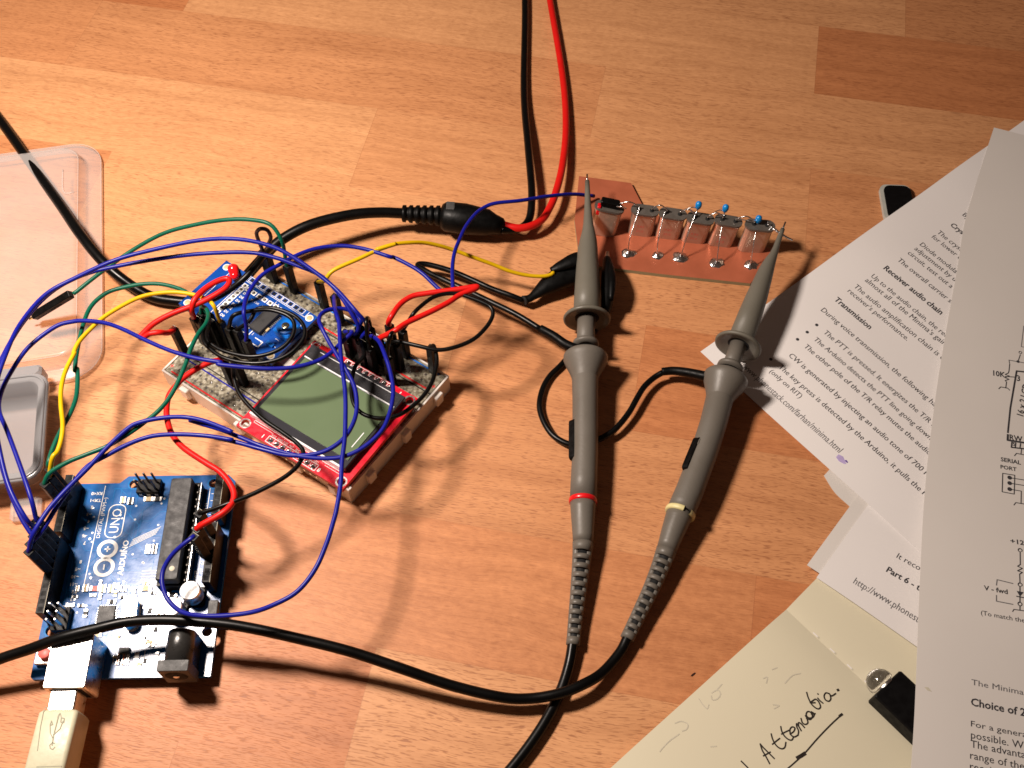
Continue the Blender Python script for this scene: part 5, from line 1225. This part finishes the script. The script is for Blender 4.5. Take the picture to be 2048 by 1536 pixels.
def small_sheets():
    # curled strip peeping out below the text sheet
    zf = lambda x, y: .2+.25*sm(96, 110, x)
    mb = MB(); p = [P(*q, .3) for q in ((1648, 951), (1700, 1013), (1672, 925), (1850, 1080))]
    sheet(mb, [p[0], P(1670, 985, .3), p[1]], [p[2], P(1760, 1000, .3), p[3]], lambda x, y: .22, 'paper2', 8, 5)
    tag(mb.build('paper_sheet'), 'narrow blank corner of white paper peeping out below the sheet headed Transmission', 'sheet of paper', 'printed sheets')
    zD = lambda x, y: .75+2.6*(1-sm(112, 150, y))
    zE = lambda x, y: .5+2.5*(1-sm(112, 150, y))
    for zf, c, lab, txt in ((zE, ((1614, 1130), (1716, 990)), 'blank white sheet showing a thin edge beneath the sheet marked Part 6', False), (zD, ((1633, 1155), (1738, 1007)), 'white printed sheet marked Part 6 lying across the top of the cream notebook', True)):
        pz = on(zf); mb = MB(); a, b_ = pz(*c[0]), pz(*c[1]); xd = (pz(1834, 1293.5)-pz(1633, 1155)).normalized()
        e = (b_-a).normalized(); b2 = a+e*52
        sheet(mb, [a, b2], [a+xd*90, b2+xd*90], zf, 'paper' if txt else 'paper2', 14, 6)
        if txt:
            D8 = lambda x, y: pz(1548+x/4.096, 1125+y/4.096)
            tdir = (D8(1180, 492)-D8(645, 165)).normalized(); yt = Vector((-tdir.y, tdir.x))
            def tx(s, p, k, bold=False, hs=1., m='ink'):
                vs, fs = glyphs(s, bold); x0 = min(v[0] for v in vs); out = []
                for vx, vy in vs: q = p+tdir*((vx-x0)*k)+yt*(vy*k*hs); out.append((q.x, q.y, zf(q.x, q.y)+.06))
                bb = mb.add(out)
                for f in fs: mb.face([bb+i for i in f], m)
            tx('It recovers', D8(1000, -135) if False else pz(1792, 1115), 3.0); tx('Part 6 - the', D8(915, 72), 3.1, True)
            tx('http://www.phonestack.com', D8(645, 168), 2.75, False, 1.3, 'ink_grey')
        tag(mb.build('paper_sheet' if not txt else 'printed_sheet'), lab, 'sheet of paper', 'printed sheets')
small_sheets()

# ------------------------------------------------------------------ notebook
def notebook():
    S0 = P(1573.6, 1217.5, 1.8); S1 = P(1748, 1381, 1.8); s = Vector((S1.x-S0.x, S1.y-S0.y)).normalized()
    O = Vector((S0.x, S0.y)); L1 = P(1222, 1536, 1.8); l = (Vector((L1.x, L1.y))-O).normalized()
    T1 = P(1633, 1157, 1.8); r = (Vector((T1.x, T1.y))-O).normalized()
    t = thing('notebook', 'open cream notebook with a handwritten word on its left page', 'notebook', (O.x, O.y, 0))
    nrm = Vector((-s.y, s.x))
    def dist(x, y): q = Vector((x, y))-O; return q.x*nrm.x+q.y*nrm.y
    # left page: dips into the spine; right page a little lower
    sg = 1 if dist(L1.x, L1.y) > 0 else -1
    def zl(x, y): d = abs(dist(x, y)); return 1.1+1.7*(1-math.exp(-d/7.))-.9*sm(60, 95, d)+.18*math.sin(d*.12)
    def zr(x, y): d = abs(dist(x, y)); return 1.0+.9*(1-math.exp(-d/4.))
    mb = MB(); a = O; c = O+l*150
    k = 6; lft = [O+s*i/k*150 for i in range(k+1)]
    # thick stack of pages: several offset sheets
    for i in range(4):
        off = -.22*i
        sheet(mb, [c-s*0+l*(-.4*i), a], [c+s*150+l*(-.4*i), a+s*150], (lambda x, y, o_=off: max(.14, zl(x, y)+o_)), 'cream', 20, 12, .1) if i == 0 else sheet(mb, [c+l*(-.3*i)+s*.25*i, a+s*.25*i], [c+s*150+l*(-.3*i), a+s*150], (lambda x, y, o_=off: max(.14, zl(x, y)+o_)), 'cream', 12, 12, .1)
    pz = on(zl)
    H = lambda x, y: pz(1300+x/5.12, 1300+y/5.12)
    strokes = [[(1225, 1165), (1180, 1080), (1150, 1030), (1127, 962)], [(1127, 962), (1160, 1000), (1210, 1050), (1272, 1112)], [(1160, 1085), (1232, 1045)],
               [(1240, 858), (1252, 905), (1275, 955), (1310, 995), (1350, 1012), (1380, 995), (1390, 945)], [(1252, 966), (1290, 935), (1328, 905)],
               [(1338, 783), (1348, 830), (1375, 880), (1415, 915), (1450, 922), (1470, 890)], [(1345, 862), (1385, 840), (1425, 822)],
               [(1432, 862), (1470, 835), (1482, 800), (1455, 788), (1432, 815), (1440, 865), (1475, 890), (1515, 872)],
               [(1515, 872), (1520, 830), (1503, 790), (1500, 755), (1520, 780), (1548, 828)], [(1520, 775), (1520, 745), (1545, 755), (1582, 795)], [(1545, 700), (1560, 745), (1590, 762), (1615, 745), (1605, 700), (1590, 672)],
               [(1600, 700), (1640, 712), (1662, 680), (1645, 640), (1612, 632), (1598, 665), (1625, 695), (1665, 690), (1680, 655), (1650, 632)], [(1650, 655), (1692, 652)],
               [(1603, 433), (1620, 490), (1650, 550), (1690, 590), (1725, 603), (1745, 580), (1725, 530), (1695, 505), (1665, 520), (1640, 540), (1690, 540)],
               [(1716, 492), (1740, 520), (1770, 545)], [(1716, 448), (1722, 454)],
               [(1835, 447), (1800, 440), (1782, 470), (1795, 510), (1830, 525), (1850, 500), (1842, 460), (1832, 447), (1860, 470), (1900, 445)], [(1918, 412), (1930, 408)],
               [(1300, 1300), (1420, 1205), (1500, 1135), (1580, 1060), (1720, 900), (1850, 765), (1965, 658)], [(933, 1138), (965, 1170), (1003, 1210), (1060, 1290)]]
    for st in strokes:
        q = cr_spline([Vector((*H(*p), 0)) for p in st], 5); mb.ribbon(q, .42, 'pen', zl, .07)
    mb.ribbon([H(1508, 1106), H(1545, 1085), H(1584, 1060)], 1.1, 'pen', zl, .075); mb.ribbon([H(1940, 676), H(1966, 658)], .75, 'pen', zl, .075); mb.ribbon([H(1919, 412), H(1929, 408)], .75, 'pen', zl, .075)
    for st in [[(500, 500), (540, 560), (585, 600), (600, 560)], [(630, 440), (690, 410), (720, 450), (690, 500), (640, 510), (625, 470)], [(690, 400), (735, 350)], [(255, 750), (320, 730), (385, 760), (375, 810), (330, 830)], [(300, 860), (240, 900), (200, 930), (130, 1000), (100, 1040)],
               [(1160, 290), (1200, 280), (1190, 340)], [(1250, 200), (1300, 180)], [(1380, 340), (1460, 260), (1540, 240)], [(620, 990), (680, 985)], [(1260, 560), (1320, 570), (1270, 600)]]:
        mb.ribbon(cr_spline([Vector((*H(*p), 0)) for p in st], 4), .35, 'ghost', zl, .06)
    mb.build('left_page', t)
    mb = MB()
    for i in range(3):
        sheet(mb, [a+s*.2*i, a+r*26], [a+s*150, a+r*26+s*150], (lambda x, y, o_=-.2*i: max(.13, zr(x, y)+o_)), 'cream', 16, 10, .1)
    # stitches at the spine
    for f in (.22, .36, .50, .64, .8):
        p = O+s*(f*48)+nrm*(-sg*.5); mb.ribbon([p, p+s*1.6], .35, 'paper', zr, .12); mb.ribbon([p+s*1.7, p+s*2.1], .5, 'ghost', zr, .10)
    mb.build('right_page', t)
notebook()

# ------------------------------------------------------------------ small torch on the notebook
def torch():
    zt = 9.6
    A, B, C = P(1801, 1339, zt), P(1748, 1391, zt), P(1826, 1466, zt)
    ax = Vector((C.x-B.x, C.y-B.y)).normalized(); O = Vector((B.x, B.y)); wv = Vector((-ax.y, ax.x)); wd = (Vector((A.x, A.y))-O).dot(wv)
    F = Matrix(((ax.x, wv.x, 0, O.x), (ax.y, wv.y, 0, O.y), (0, 0, 1, 0), (0, 0, 0, 1)))
    t = thing('pocket_torch', 'black pocket torch with a round clear lens lying on the notebook', 'torch', (O.x, O.y, 2.5))
    z0 = 2.9
    m = MB(); m.box(F, 0, 34, 0, wd, z0, zt, 'black_body', .5); m.build('body', t)
    X = F @ T(0, wd*.5, (z0+zt)/2+.2) @ Matrix.Rotation(R(-90), 4, 'Y')
    m = MB(); m.lathe(X, [(3.5, -.4), (3.5, .3), (3.1, .6), (2.6, .62)], 'silver', 28); m.lathe(X, [(2.6, .2), (.001, .1)], 'black_body', 24); m.build('lens_holder', t)
    m = MB(); m.lathe(X, [(.001, .35), (3.3, .4), (4.0, .7), (4.05, 1.8), (3.6, 3.2), (2.6, 4.5), (1.3, 5.2), (.001, 5.4)], 'lens', 32); m.build('lens', t)
torch()

# ------------------------------------------------------------------ dark item under the far sheet
def dark_case():
    O = P(1782, 424, 3); a = P(1775, 404, 3)
    F = frame2((O.x, O.y), (1, -.05), 0)
    t = thing('black_case', 'black rounded case with a pale edge, mostly hidden beneath the sheet headed Transmission', 'case', (O.x, O.y, 0))
    def rr(x0, x1, y0, y1, r):
        p = []
        for cx, cy, a0 in ((x1-r, y1-r, 0), (x0+r, y1-r, 90), (x0+r, y0+r, 180), (x1-r, y0+r, 270)):
            for k in range(7): aa = R(a0+k*15); p.append((cx+r*math.cos(aa), cy+r*math.sin(aa)))
        return p
    m = MB(); m.prism(F, rr(-2.2, 10, -3, 16, 3), .02, 1.6, 'grey_rim'); m.build('rim', t)
    m = MB(); m.prism(F, rr(-.8, 9.6, -2, 15, 2.6), 1.6, 2.2, 'black_body'); m.build('cover', t)
dark_case()

# ------------------------------------------------------------------ plastic boxes at left
def loft(mb, loops, m, close=True):
    n = len(loops[0]); b = mb.add([p for l in loops for p in l])
    for i in range(len(loops)-1):
        for j in range(n): mb.face((b+i*n+j, b+i*n+(j+1) % n, b+(i+1)*n+(j+1) % n, b+(i+1)*n+j), m, True)
    if close: mb.face([b+(len(loops)-1)*n+j for j in range(n)], m, True)
def rrect(F, x0, x1, y0, y1, r, z, k=8):
    p = []
    for cx, cy, a0 in ((x1-r, y1-r, 0), (x0+r, y1-r, 90), (x0+r, y0+r, 180), (x1-r, y0+r, 270)):
        for q in range(k+1): aa = R(a0+q*90/k); p.append(F @ Vector((cx+r*math.cos(aa), cy+r*math.sin(aa), z)))
    return p
def lid():
    BR = P(207, 752, 1); TR = P(205, 410, 1); y = Vector((TR.x-BR.x, TR.y-BR.y, 0)).normalized()
    F = frame2((BR.x, BR.y), (y.y, -y.x), 0)   # x to the right edge, body lies at negative x
    t = thing('storage_box_lid', 'large clear rounded plastic box lid lying flat on the desk', 'plastic lid', (BR.x, BR.y, 0))
    m = MB(); W_, H_ = 105, 118
    def L(o, z, r): return rrect(F, -W_+o, -o, o, H_-o, max(2, r-o*.6), z)
    loft(m, [L(0, .1, 13), L(0, 1.6, 13), L(.5, 2.0, 13), L(4.5, 2.1, 13), L(6.2, 3.0, 12), L(7.0, 6.0, 11), L(7.8, 6.8, 10), L(9.0, 7.0, 10)], 'lid'); m.build('shell', t)
    m = MB()
    for o, z in ((.2, 1.9), (7.4, 6.6)):
        q = L(o, z, 12); q.append(q[0]); m.tube(q, .18, 'lid', 8, cap=False)
    for sgn in (0, 1): pass
    m.tube(cr_spline([F @ Vector((-13, H_-20, 7.2)), F @ Vector((-12.6, H_-32, 7.3)), F @ Vector((-8.6, H_-33, 7.1))], 4), .3, 'lid', 8)
    m.build('moulded_rib', t)
lid()
def tray():
    A = P(97, 772, 12); B = P(86, 930, 12); y = Vector((A.x-B.x, A.y-B.y, 0)).normalized()
    F = frame2((B.x, B.y), (y.y, -y.x), 0); Ly = (A-B).length
    t = thing('plastic_tray', 'smoky grey see-through plastic tray at the left edge, standing open', 'plastic tray', (B.x, B.y, 0))
    m = MB(); W_ = 62
    def L(o, z, r): return rrect(F, -W_+o, -o, -5+o, Ly+6-o, max(1.5, r-o*.5), z)
    loft(m, [L(5.5, .1, 6), L(3.6, 3.0, 6), L(2.2, 10.5, 6), L(0, 11.0, 6), L(0, 12.2, 6), L(.5, 12.5, 6), L(2.8, 12.5, 6), L(3.4, 12.0, 5), L(4.2, 6, 5), L(6.2, 1.4, 5), L(8, 1.0, 5)], 'tray'); m.build('shell', t)
    m = MB(); q = L(1.1, 12.6, 6); q.append(q[0]); m.tube(q, .45, 'tray', 8, cap=False); m.build('rim', t)
    m = MB(); m.box(F, -14, -4, -13.5, -5.3, .1, 3.2, 'lid', 1.2); m.build('clasp', t)
    m = MB(); m.box(F, -30, -3.5, Ly+6.2, Ly+11, 4, 11, 'tray', 1.0); m.build('hinge', t)
tray()
def speck():
    m = MB(); p = P(1386, 1349, 0); m.prism(Matrix.Translation((p.x, p.y, 0)), [(-.8, -.5), (-.3, .1), (.5, .6), (.9, .5), (.4, -.1), (-.3, -.6)], 0.01, .12, 'brown_wire')
    tag(m.build('crumb'), 'tiny dark crumb on the wood left of the notebook edge', 'crumb')
speck()
